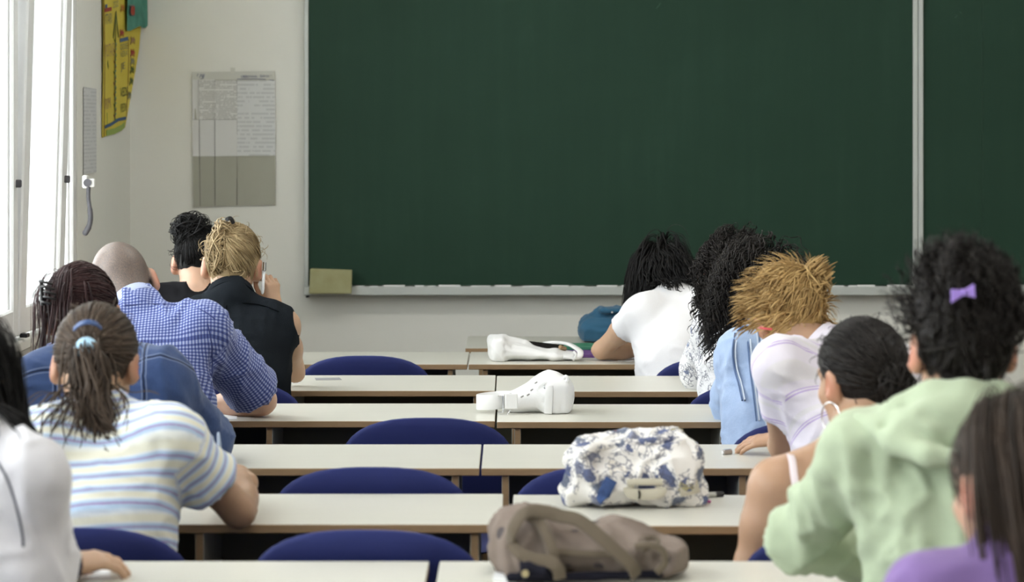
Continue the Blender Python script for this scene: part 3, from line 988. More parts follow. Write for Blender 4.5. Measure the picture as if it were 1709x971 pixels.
# =================================================================== CHAIRS
def superslab(cx, cz, w, h, n, thick, fn, rings=9, seg=48):
    """soft-cornered slab; fn(a, b, side) -> point, a across, b along"""
    V, F = [], []
    def surf(sd):
        base = len(V)
        V.append(fn(cx, cz, 0.0, sd * thick / 2))
        for k in range(1, rings + 1):
            r = math.sin(k / rings * math.pi / 2)
            e = thick / 2 * (max(0.0, 1 - r ** 14)) ** 0.5
            for j in range(seg):
                t = 2 * math.pi * j / seg
                c_, s_ = math.cos(t), math.sin(t)
                q = (abs(c_) ** n + abs(s_) ** n) ** (-1 / n)
                V.append(fn(cx + w * r * q * c_, cz + h * r * q * s_, r, sd * e))
        for j in range(seg):
            tri = (base, base + 1 + j, base + 1 + (j + 1) % seg)
            F.append(tri if sd > 0 else tri[::-1])
        for k in range(rings - 1):
            for j in range(seg):
                a = base + 1 + k * seg + j; b = base + 1 + k * seg + (j + 1) % seg
                q = (a, a + seg, b + seg, b)
                F.append(q if sd > 0 else q[::-1])
        return base
    b1 = surf(1.0); b2 = surf(-1.0)
    for j in range(seg):
        a = b1 + 1 + (rings - 1) * seg + j; b = b1 + 1 + (rings - 1) * seg + (j + 1) % seg
        c = b2 + 1 + (rings - 1) * seg + j; d = b2 + 1 + (rings - 1) * seg + (j + 1) % seg
        F.append((a, c, d, b))
    return V, F
M['tube'] = plain('grey_tube_steel', (0.35, 0.36, 0.37), 0.35, 0.5, 0.6)
def make_chair():
    r = empty('school_chair', (0, 0, 0))
    def fb(a, b, rr, e):
        return (a, 0.30 * a * a + (0.66 - b) * 0.16 - e, b)
    V, F = superslab(0, 0.655, 0.222, 0.148, 2.7, 0.016, fb)
    mb_ = MB(); mb_.add(V, F); mb_.build('backrest', M['chair'], r, smooth=True)
    def fs(a, b, rr, e):
        return (a, b, 0.448 + 0.25 * a * a - 0.10 * max(0, b - 0.33) - 0.02 * (1 - rr) + e)
    V, F = superslab(0, 0.235, 0.215, 0.205, 3.0, 0.016, fs)
    mb_ = MB(); mb_.add(V, F); mb_.build('seat', M['chair'], r, smooth=True)
    for sx in (-1, 1):
        MB().tube(catmull([(sx * 0.17, 0.38, 0.438), (sx * 0.175, 0.42, 0.40), (sx * 0.185, 0.43, 0.2), (sx * 0.19, 0.44, 0.0)], 4), 0.011, 8).build('leg', M['tube'], r, smooth=True)
        MB().tube(catmull([(sx * 0.17, 0.08, 0.432), (sx * 0.178, 0.03, 0.38), (sx * 0.185, -0.01, 0.2), (sx * 0.19, -0.03, 0.0)], 4), 0.011, 8).build('leg', M['tube'], r, smooth=True)
        MB().tube(catmull([(sx * 0.12, 0.30, 0.43), (sx * 0.12, 0.10, 0.428), (sx * 0.12, 0.045, 0.46), (sx * 0.12, 0.035, 0.56), (sx * 0.12, 0.020, 0.68)], 4), 0.010, 8).build('back_tube', M['tube'], r, smooth=True)
    return r
chair0 = make_chair()
used = [False]
def place_chair(x, y, rz, label):
    if not used[0]:
        r = chair0; used[0] = True
    else:
        r = chair0.copy(); COL.objects.link(r)
        for ch in chair0.children:
            c2 = ch.copy(); COL.objects.link(c2); c2.parent = r
    r.location = (x, y, 0); r.rotation_euler = (0, 0, math.radians(rz))
    tag(r, label, 'chair', 'blue school chairs')
    return r
def cx_(px, Z): return (px - 854) * Z / FPX
place_chair(cx_(608, 8.57), 8.57, 0, 'empty blue chair in the front row, farthest from the camera')
place_chair(cx_(713, 6.79), 6.79, 1, 'empty blue chair in the third row beside the checked shirt man')
place_chair(cx_(620, 5.83), 5.83, 0, 'empty blue chair in the fourth row between the denim jacket and the floral backpack')
place_chair(cx_(611, 4.94), 4.94, -1, 'nearest empty blue chair, beside the striped T-shirt girl')
place_chair(cx_(1020, 5.83), 5.85, 0, 'empty blue chair partly hidden behind the floral backpack')
place_chair(cx_(335, 8.5), 8.50, 0, 'blue chair of the black tank top girl')
place_chair(cx_(380, 7.72), 7.72, 0, 'blue chair of the blond person in the black shirt')
place_chair(cx_(250, 6.75), 6.75, 0, 'blue chair of the bald man in the checked shirt')
place_chair(cx_(180, 5.84), 5.84, 0, 'blue chair of the dark denim jacket person')
place_chair(cx_(124, 4.97), 4.97, 0, 'blue chair of the striped T-shirt girl')
place_chair(cx_(-40, 4.18), 4.18, 0, 'blue chair of the white jacket person')
place_chair(cx_(1200, 8.5), 8.50, 0, 'blue chair of the white T-shirt girl')
place_chair(cx_(1268, 7.66), 7.66, 0, 'blue chair of the floral blouse girl')
place_chair(cx_(1358, 6.71), 6.71, 0, 'blue chair of the light denim jacket person')
place_chair(cx_(1420, 5.80), 5.80, 0, 'blue chair of the golden blond girl in the lilac top')
place_chair(cx_(1430, 4.96), 4.96, 0, 'blue chair of the girl with the low bun')
place_chair(cx_(1600, 4.20), 4.20, 0, 'blue chair of the green hoodie person')
place_chair(cx_(1710, 3.32), 3.32, 0, 'blue chair of the purple top girl')

# =================================================================== PEOPLE
def rotz(a): c, s = math.cos(a), math.sin(a); return np.array([[c, -s, 0], [s, c, 0], [0, 0, 1.0]])
def rotx(a): c, s = math.cos(a), math.sin(a); return np.array([[1, 0, 0], [0, c, -s], [0, s, c]])
def roty(a): c, s = math.cos(a), math.sin(a); return np.array([[c, 0, s], [0, 1, 0], [-s, 0, c]])
def head_frame(yaw, pitch, roll):
    """columns: right, forward, up; yaw left +, pitch nose-down +, roll to the left shoulder +"""
    return rotz(math.radians(yaw)) @ rotx(-math.radians(pitch)) @ roty(-math.radians(roll))

SKIN = {}
def skin(name, base, red):
    if name not in SKIN: SKIN[name] = m_skin(name, base, red)
    return SKIN[name]
HEAD_R = np.array([0.073, 0.092, 0.088]); HEAD_C = np.array([0.0, -0.012, 0.028])

def add_head(F, c, A, s, neck):
    L = lambda *v: np.asarray(c) + A @ (np.array(v) * s)
    R = lambda *v: np.array(v) * s
    F.ell(L(*HEAD_C), A, HEAD_R * s, 0.02)
    F.ell(L(0, 0.028, -0.035), A, R(0.058, 0.066, 0.078), 0.03)
    F.ell(L(0, 0.058, -0.092), A, R(0.030, 0.028, 0.024), 0.03)
    F.ell(L(0, 0.075, 0.024), A, R(0.05, 0.014, 0.012), 0.02)            # brow
    for sx in (-1, 1):
        F.ell(L(sx * 0.036, 0.066, -0.022), A, R(0.02, 0.016, 0.018), 0.02)   # cheeks
        F.ell(L(sx * 0.030, 0.094, 0.004), A, R(0.015, 0.013, 0.008), 0.008, 's')
    F.cone(L(0, 0.088, 0.010), L(0, 0.112, -0.028), 0.008 * s, 0.012 * s, 0.012)
    F.ell(L(0, 0.106, -0.032), A, R(0.017, 0.011, 0.009), 0.008)
    F.ell(L(0, 0.088, -0.058), A, R(0.024, 0.011, 0.006), 0.006)
    F.ell(L(0, 0.086, -0.070), A, R(0.021, 0.011, 0.007), 0.006)
    for sx in (-1, 1):                                                   # ears
        E = A @ rotz(sx * math.radians(-22))
        F.ell(L(sx * 0.082, -0.011, -0.006), E, R(0.011, 0.021, 0.034), 0.008)
        F.ell(L(sx * 0.092, -0.002, -0.002), E, R(0.008, 0.010, 0.019), 0.006, 's')
        F.ell(L(sx * 0.074, -0.004, -0.030), E, R(0.010, 0.010, 0.012), 0.008)
    nk = L(0, -0.032, -0.055)
    F.cone(neck - np.array([0, 0, 0.01]), nk, 0.054 * s, 0.050 * s, 0.035)
    F.cone(neck + (nk - neck) * 0.2 + A @ np.array([0, 0.028, -0.02]), L(0, 0.012, -0.075), 0.042 * s, 0.042 * s, 0.03)

def add_hand(wrist, fdir, nrm, curl=0.5, s=1.0, left=False, spread=0.10, thumb=0.6, curls=None, fine=0.0052):
    """hand mesh at fine resolution; fdir = palm direction, nrm = back-of-hand normal"""
    f = unit(fdir); n = np.asarray(nrm, float); n = unit(n - f * (n @ f)); r = np.cross(f, n)     # r: towards the little finger for a right hand (palm down)
    if left: r = -r
    A = np.stack([r, f, n], 1)
    P = lambda a, b, c_: np.asarray(wrist) + s * (A @ np.array([a, b, c_]))
    H = Field(np.asarray(wrist) - 0.21 * s, np.asarray(wrist) + 0.21 * s, fine)
    H.cone(P(0, -0.05, 0), P(0, 0.012, 0), 0.027 * s, 0.026 * s, 0.01)
    H.econe(P(0.0, 0.012, 0), P(0.0, 0.078, 0.002), (0.028 * s, 0.017 * s), (0.038 * s, 0.014 * s), r, 0.015)
    H.econe(P(-0.018, 0.02, -0.006), P(-0.026, 0.055, -0.004), (0.018 * s, 0.016 * s), (0.014 * s, 0.012 * s), r, 0.012)
    tips = []
    lens = (0.072, 0.080, 0.074, 0.058); xs = (-0.029, -0.0095, 0.0105, 0.029); ys = (0.086, 0.090, 0.086, 0.078)
    for i in range(4):
        cu = (curls[i] if curls else curl)
        ang = 0.15 + 0.35 * cu
        p = P(xs[i], ys[i], 0.002)
        d0 = unit(f + r * spread * (i - 1.5) * 0.9)
        segs = (0.46, 0.31, 0.23)
        for q, sg in enumerate(segs):
            ang2 = ang if q == 0 else ang + cu * (0.75 * q)
            d = d0 * math.cos(ang2) - n * math.sin(ang2)
            e = p + d * lens[i] * sg * s
            ra = (0.0092 - 0.0010 * q) * s; rb = (0.0086 - 0.0010 * q) * s
            if i == 3: ra *= 0.88; rb *= 0.88
            H.cone(p, e, ra, rb, 0.004)
            p = e
        tips.append(p)
    t0 = P(-0.030, 0.028, -0.006)
    d1 = unit(-r * (0.75 - 0.4 * thumb) + f * 0.75 - n * (0.25 + 0.5 * thumb))
    t1 = t0 + d1 * 0.040 * s
    d2 = unit(d1 + f * 0.45 + r * thumb * 0.5)
    t2 = t1 + d2 * 0.032 * s
    t3 = t2 + unit(d2 + f * 0.2 + r * thumb * 0.3) * 0.024 * s
    H.cone(t0, t1, 0.014 * s, 0.0108 * s, 0.01); H.cone(t1, t2, 0.0105 * s, 0.0095 * s, 0.004); H.cone(t2, t3, 0.0095 * s, 0.0078 * s, 0.004)
    V, Q = H.mesh(1)
    return V, Q, tips, t3

def spine_curve(pel, c7, hunch, n=5):
    mid = (np.asarray(pel) + np.asarray(c7)) / 2
    ctrl = mid + np.asarray(hunch)
    out = []
    for i in range(n):
        t = i / (n - 1)
        out.append((1 - t) ** 2 * np.asarray(pel) + 2 * t * (1 - t) * ctrl + t * t * np.asarray(c7))
    return out

class Person:
    def __init__(s, **k):
        s.__dict__.update(dict(w=1.0, yaw=0, pitch=20, roll=0, hs=1.0, hunch=(0, -0.05, 0.02), h=0.0084, arm=1.0, sleeve=0.0, armless=False,
                               neck_cut=0.02, neck_r=0.066, puff=0.010, wrinkle=0.0035, wseed=1, folds=[], stub=False, handL=None, handR=None, tl=1.0, trouser=(0.02, 0.03, 0.06), neckline='round'))
        s.__dict__.update(k)
        g = lambda p: PX(*p)
        s.P = {n: g(getattr(s, n)) for n in ('c7', 'head', 'shL', 'shR', 'elL', 'elR', 'wrL', 'wrR')}
        px, Zp = s.pel
        s.P['pel'] = np.array([(px - 854) * Zp / FPX, Zp, 0.54])
        s.A = head_frame(s.yaw, s.pitch, s.roll)
        s.side = unit(s.P['shR'] - s.P['shL'])
        s.st = spine_curve(s.P['pel'], s.P['c7'] - np.array([0, 0, 0.035]), s.hunch)
        w = s.w
        s.rad = [(0.172 * w, 0.118), (0.145 * w, 0.105), (0.150 * w, 0.112), (0.138 * w, 0.088), (0.060 * w, 0.046)]
        s.build()
    def torso(s, F, inf, k=0.05, upto=None):
        for i in range(len(s.st) - 1):
            a, b = s.rad[i], s.rad[i + 1]
            F.econe(s.st[i], s.st[i + 1], (a[0] + inf, a[1] + inf), (b[0] + inf, b[1] + inf), s.side, k)
        up = s.st[3] * 0.55 + s.st[4] * 0.45
        for S_ in ('shL', 'shR'):
            sh = s.P[S_]
            F.cone(up + (sh - up) * 0.15, sh, 0.052 + inf, (0.046 * s.arm + inf), 0.04)
            F.cone(s.P['c7'] + np.array([0, 0.012, -0.022]), s.P['c7'] * 0.30 + sh * 0.70 + np.array([0, 0, 0.004]), 0.034 + inf, 0.034 + inf, 0.04)
            F.cone(s.st[2] * 0.6 + s.st[3] * 0.4 + (sh - up) * 0.40, sh + (s.P['el' + S_[-1]] - sh) * 0.10, 0.062 + inf, 0.040 + inf, 0.05)   # shoulder blade
    def arms(s, F, inf=0.0, k=0.03):
        for q in 'LR':
            sh, el, wr = s.P['sh' + q], s.P['el' + q], s.P['wr' + q]
            a = s.arm
            F.cone(sh, sh + (el - sh) * 0.5, 0.046 * a + inf, 0.043 * a + inf, k)
            F.cone(sh + (el - sh) * 0.5, el, 0.043 * a + inf, 0.036 * a + inf, k)
            F.cone(el, el + (wr - el) * 0.35, 0.038 * a + inf, 0.040 * a + inf, 0.015)
            F.cone(el + (wr - el) * 0.35, wr, 0.040 * a + inf, 0.0265 * a + inf, 0.02)
    def legs(s, F, inf=0.0, feet=True):
        p = s.P['pel']
        for sx in (-1, 1):
            hip = p + np.array([sx * 0.09, 0.0, -0.01]); kn = p + np.array([sx * 0.12, 0.42, -0.03]); an = np.array([kn[0], kn[1] + 0.03, 0.09])
            F.cone(hip, kn, 0.082 + inf, 0.055 + inf, 0.03); F.cone(kn, an, 0.055 + inf, 0.038 + inf, 0.02)
            if feet: F.cone(an + np.array([0, -0.02, -0.045]), an + np.array([0, 0.16, -0.055]), 0.04, 0.03, 0.02)
    def bounds(s, pad=0.13):
        pts = np.array(list(s.P.values()))
        lo, hi = pts.min(0) - pad, pts.max(0) + pad
        lo[2] = 0.0; hi[2] = s.P['head'][2] + 0.17 * s.hs
        hi[1] = max(hi[1], s.P['pel'][1] + 0.66)
        return lo, hi
    def build(s):
        lo, hi = s.bounds()
        F = Field(lo, hi, 0.012)
        s.torso(F, -0.004); s.arms(F, 0.0); s.legs(F)
        F.cone(s.P['c7'] - np.array([0, 0, 0.01]), s.P['head'] + s.A @ (np.array([0, -0.032, -0.055]) * s.hs), 0.052 * s.hs, 0.044 * s.hs, 0.035)
        F.half((0, 0, 0.004), (0, 0, -1.0))
        V, Q = F.mesh(1)
        G = Field(np.minimum(s.P['head'] - 0.155, s.P['c7'] - 0.06), np.maximum(s.P['head'] + 0.155, s.P['c7'] + 0.06), 0.0058)
        add_head(G, s.P['head'], s.A, s.hs, s.P['c7'])
        hv, hq = G.mesh(1)
        Q = np.concatenate([Q, hq + len(V)]); V = np.concatenate([V, hv])
        s.tips = {}
        for q, hd in (('L', s.handL), ('R', s.handR)):
            wr, el = s.P['wr' + q], s.P['el' + q]
            hd = dict(hd, fine=0.0038) if hd else {}
            fdir = np.asarray(hd.pop('f', wr - el), float); nrm = hd.pop('n', (0, 0, 1.0))
            hv, hq, tips, tt = add_hand(wr, fdir, nrm, left=(q == 'L'), s=0.95 * s.arm, **hd)
            s.tips[q] = (tips, tt)
            Q = np.concatenate([Q, hq + len(V)]); V = np.concatenate([V, hv])
        L = (V - s.P['head']) @ s.A / s.hs
        tint = np.zeros(len(V)); stub = np.zeros(len(V))
        for c, r, a in (((0, 0.094, -0.064), 0.022, 0.8), ((-0.084, -0.008, -0.008), 0.034, 0.75), ((0.084, -0.008, -0.008), 0.034, 0.75), ((0, 0.11, -0.03), 0.018, 0.25), ((-0.045, 0.08, -0.03), 0.025, 0.25), ((0.045, 0.08, -0.03), 0.025, 0.25)):
            d = np.linalg.norm((L - np.array(c)) * np.array([1, 1, 1.7 if a == 0.8 else 0.9]), axis=1)
            tint = np.maximum(tint, a * np.clip(1.5 - 1.5 * d / r, 0, 1))
        for sx in (-1, 1):                     # eyebrows
            d = np.linalg.norm((L - np.array((sx * 0.032, 0.088, 0.026))) * np.array([0.35, 0.6, 1.6]), axis=1)
            stub = np.maximum(stub, 0.9 * np.clip(1.6 - d / 0.008, 0, 1))
        if s.stub:
            reg = np.clip((0.17 - (L[:, 2] + 0.30 * L[:, 1] + 0.25 * np.abs(L[:, 0]))) / 0.06, 0, 1) * np.clip((L[:, 2] + 0.085 - 0.2 * L[:, 1]) / 0.03, 0, 1) * (L[:, 1] < 0.055) * (np.abs(L).max(1) < 0.14) * np.clip((0.077 - np.abs(L[:, 0])) / 0.006, 0, 1)
            stub = np.maximum(stub, 0.85 * reg)
            crown = np.clip((0.10 - np.linalg.norm(L - np.array([0, -0.05, 0.09]), axis=1)) / 0.05, 0, 1) * (np.abs(L).max(1) < 0.14)
            stub = np.maximum(stub, 0.25 * crown)
            tint = tint * (1 - 0.5 * reg)
        org = np.array([s.P['pel'][0], s.P['pel'][1], 0.0])
        s.o = obj_np('person', V, Q, s.skinmat, None, origin=org, attrs={'tint': tint, 'stub': stub})
        tag(s.o, s.label, 'person')
        for sx in (-1, 1):
            c = s.P['head'] + s.A @ (np.array([sx * 0.030, 0.0755, 0.003]) * s.hs)
            E = Field(c - 0.02, c + 0.02, 0.004); E.ell(c, s.A, np.array([0.0112] * 3) * s.hs, 0.004)
            V, Q = E.mesh(0)
            Le = (V - c) @ s.A
            obj_np('eye', V, Q, M['eye'], s.o, attrs={'shade': np.clip((Le[:, 1] / s.hs - 0.0075) * 600, 0, 1)})
        # trousers and shoes
        p = s.P['pel']
        T = Field((p[0] - 0.27, p[1] - 0.18, 0.06), (p[0] + 0.27, p[1] + 0.58, 0.72), 0.020)
        T.econe(p, s.st[1] * .6 + p * .4, (s.rad[0][0] + 0.008, s.rad[0][1] + 0.008), (s.rad[1][0] + 0.006, s.rad[1][1] + 0.006), s.side, 0.04)
        s.legs(T, 0.010, False)
        V, Q = T.mesh(1)
        obj_np('trousers', V, Q, s.mat_trouser(), s.o)
        for sx in (-1, 1):
            an = p + np.array([sx * 0.12, 0.45, 0]); an[2] = 0.0
            B = Field(an + np.array([-0.07, -0.1, -0.005]), an + np.array([0.07, 0.26, 0.14]), 0.015)
            B.cone(an + np.array([0, -0.02, 0.05]), an + np.array([0, 0.165, 0.038]), 0.050, 0.040, 0.02)
            B.cone(an + np.array([0, 0, 0.05]), an + np.array([0, -0.005, 0.10]), 0.046, 0.044, 0.02)
            B.half((0, 0, 0.002), (0, 0, -1.0))
            V, Q = B.mesh(1)
            obj_np('shoe', V, Q, M['plastic_black'], s.o)
        s.cloth()
    def mat_trouser(s):
        return fabric('trouser_cloth', s.trouser)
    def cloth(s):
        inf = s.puff
        lo, hi = s.bounds(0.15)
        zlo = s.P['pel'][2] - 0.10
        lo[2] = zlo
        hi[1] = max(s.P['c7'][1], s.P['shL'][1], s.P['elL'][1] if s.sleeve > 0.7 else 0, s.P['elR'][1] if s.sleeve > 0.7 else 0, s.P['wrL'][1] if s.sleeve > 1 else 0) + 0.2
        lo[1] = s.P['pel'][1] - 0.2
        hi[2] = max(s.P['c7'][2], s.P['shL'][2], s.P['shR'][2], s.P['wrL'][2] if s.sleeve > 1 else 0) + 0.09
        F = Field(lo, hi, s.h)
        s.torso(F, inf)
        # neck opening
        nd = unit(s.P['head'] + s.A @ np.array([0, -0.03, -0.06]) - s.P['c7'])
        c = s.P['c7'] + nd * (s.neck_cut + s.neck_r)
        stand = getattr(s, 'stand', 0.012)
        if stand:
            F.cone(s.P['c7'] - nd * 0.015, s.P['c7'] + nd * (stand + 0.03), 0.060 + inf * .3, 0.056, 0.025)
            F.half(s.P['c7'] + nd * stand, nd, s.P['c7'] + nd * 0.05, 0.085)
        if not stand:
            F.ell(c, np.eye(3), np.array([s.neck_r * 1.12, s.neck_r * 1.12, s.neck_r]), 0.008, 's')
            F.cone(c, c + nd * 0.12, s.neck_r * 0.9, s.neck_r * 1.3, 0.01, 's')
        if not stand or stand < 0.02:            # low scoop at the front
            cf = s.P['c7'] + np.array([0, 0.11, 0.02]) + nd * 0.04
            F.ell(cf, np.eye(3), (0.055, 0.06, 0.07), 0.01, 's')
        if s.sleeve > 0:
            for q in 'LR':
                sh, el, wr = s.P['sh' + q], s.P['el' + q], s.P['wr' + q]
                a = s.arm; f1 = min(1.0, s.sleeve)
                end = sh + (el - sh) * f1
                fl = getattr(s, 'flare', 0.006)
                cut = [(end, unit(el - sh))] if s.sleeve < 1 else None
                F.cone(sh, sh + (el - sh) * (f1 + (0.1 if cut else 0)), 0.046 * a + inf, (0.046 - 0.009 * f1) * a + inf + fl, 0.035, cut=cut)
                if s.sleeve > 1:
                    f2 = s.sleeve - 1
                    end2 = el + (wr - el) * f2
                    F.cone(el, el + (wr - el) * (f2 + 0.08), 0.038 * a + inf + fl, 0.030 * a + inf + 0.002, 0.02, cut=[(end2, unit(wr - el))])
        if s.armless:
            for q, sg in (('L', -1), ('R', 1)):
                sh = s.P['sh' + q]
                p0 = s.P['c7'] + (sh - s.P['c7']) * s.armless
                F.half(p0, unit(s.side * sg + np.array([0, 0, 0.12])), sh, 0.30)
        F.half((0, 0, zlo + 0.02), (0, 0, -1.0))
        V, Q = F.mesh(1)
        N = normals(V, Q)
        # cloth coordinates: along the spine / across; along the arm / around on sleeves
        cu, cv = np.zeros(len(V)), np.zeros(len(V))
        best = np.full(len(V), 9.0); acc = 0.0; wsum = np.zeros(len(V))
        for i in range(4):
            a, b = s.st[i], s.st[i + 1]; Ls = np.linalg.norm(b - a)
            d, t = segdist(V, a, b)
            tt = ((V - a) @ (b - a)) / Ls ** 2
            wgt = 1.0 / (np.maximum(np.abs(tt - 0.5) - 0.15, 0.05) ** 4)
            cv += wgt * (acc + tt * Ls); wsum += wgt; best = np.minimum(best, d); acc += Ls
        cv = cv / wsum
        cu = (V - s.st[2]) @ s.side
        arm_m = np.zeros(len(V))
        if s.sleeve > 0:
            up = s.st[3] * 0.5 + s.st[4] * 0.5
            for q, sg in (('L', -1), ('R', 1)):
                sh, el, wr = s.P['sh' + q], s.P['el' + q], s.P['wr' + q]
                ax = unit(el - sh)
                beyond = ((V - sh) @ unit(sh - up)) > -0.02
                dU, tU = segdist(V, sh, el)
                pr = (V - sh) @ ax
                m = (dU < 0.085 * s.arm) & (pr > 0.035) & (((V - sh) @ s.side) * sg > -0.035 - 0.25 * pr)
                L1 = np.linalg.norm(el - sh)
                r1 = unit(np.cross(ax, [0, 1, 0.3])); r2 = np.cross(ax, r1)
                ang = np.arctan2((V - sh) @ r2, (V - sh) @ r1)
                cv = np.where(m, pr + 0.013, cv); cu = np.where(m, ang * 0.055 + sg * 0.4, cu); arm_m = np.where(m, 1.0, arm_m)
                if s.sleeve > 1:
                    dF, tF = segdist(V, el, wr)
                    m2 = (dF < dU) & (dF < 0.08)
                    cv = np.where(m2, L1 + tF * np.linalg.norm(wr - el), cv); arm_m = np.where(m2, 1.0, arm_m)
        w1 = waves(V, s.wseed, (1.6, 1, 0.45), 10, 14, 48)
        w2 = waves(V, s.wseed + 50, (0.7, 1, 1.3), 8, 30, 80)
        w3 = waves(V, s.wseed + 90, (1.0, 1, 0.8), 6, 10, 30)
        disp = s.wrinkle * (0.5 * w1 + 1.9 * (np.clip(1 - 1.1 * np.abs(w1 * 0.8 + 0.4 * w3), 0, 1) ** 2 - 0.3) + 1.1 * np.clip(1 - 1.6 * np.abs(w2 + w3), 0, 1) ** 2)
        for a, b, wd, am in s.folds:
            d, t = segdist(V, PX(*a), PX(*b))
            disp += am * np.exp(-(d / wd) ** 2)
        V = V + N * disp[:, None]
        s.cl = obj_np(s.cloth_name, V, Q, s.cloth_mat, s.o, attrs={'cu': cu, 'cv': cv, 'arm': arm_m})
        s.clF = F

def m_eye():
    t = NT('eye'); c = t.mix(t.attr('shade'), (0.75, 0.73, 0.70), (0.05, 0.03, 0.02))
    return t.done(c, 0.15, 0.5)
M['eye'] = m_eye()

# ------------------------------------------------------------------ hair
def locks_mesh(paths, w, flat_=0.45, centre=None, shade=None, taper=(0.45, 1.0, 0.35)):
    """paths (N, m, 3) -> V, Q, shade"""
    paths = np.asarray(paths, float)
    N, m, _ = paths.shape
    T = np.gradient(paths, axis=1); T /= np.linalg.norm(T, axis=2)[..., None] + 1e-9
    ref = paths - (np.asarray(centre) if centre is not None else paths.mean((0, 1)))
    S_ = np.cross(T, ref); S_ /= np.linalg.norm(S_, axis=2)[..., None] + 1e-9
    Nn = np.cross(S_, T)
    t = np.linspace(0, 1, m)
    prof = np.interp(t, [0, 0.35, 0.75, 1.0], [taper[0], taper[1], taper[1] * 0.9, taper[2]])
    w = np.broadcast_to(np.asarray(w, float), (N,))
    W = (w[:, None] * prof[None])[..., None]
    ring = np.stack([paths + S_ * W, paths + Nn * W * flat_ * 1.3, paths - S_ * W], 2)      # N, m, 3, 3
    V = ring.reshape(-1, 3)
    i = np.arange(N)[:, None, None] * m * 3 + np.arange(m - 1)[None, :, None] * 3
    k = np.arange(3)[None, None, :]
    Q = np.stack([i + k, i + (k + 1) % 3, i + 3 + (k + 1) % 3, i + 3 + k], -1).reshape(-1, 4)
    if shade is None: shade = np.random.RandomState(N).uniform(0, 1, N)
    sh = np.repeat(np.asarray(shade), m * 3)
    return V, Q, sh

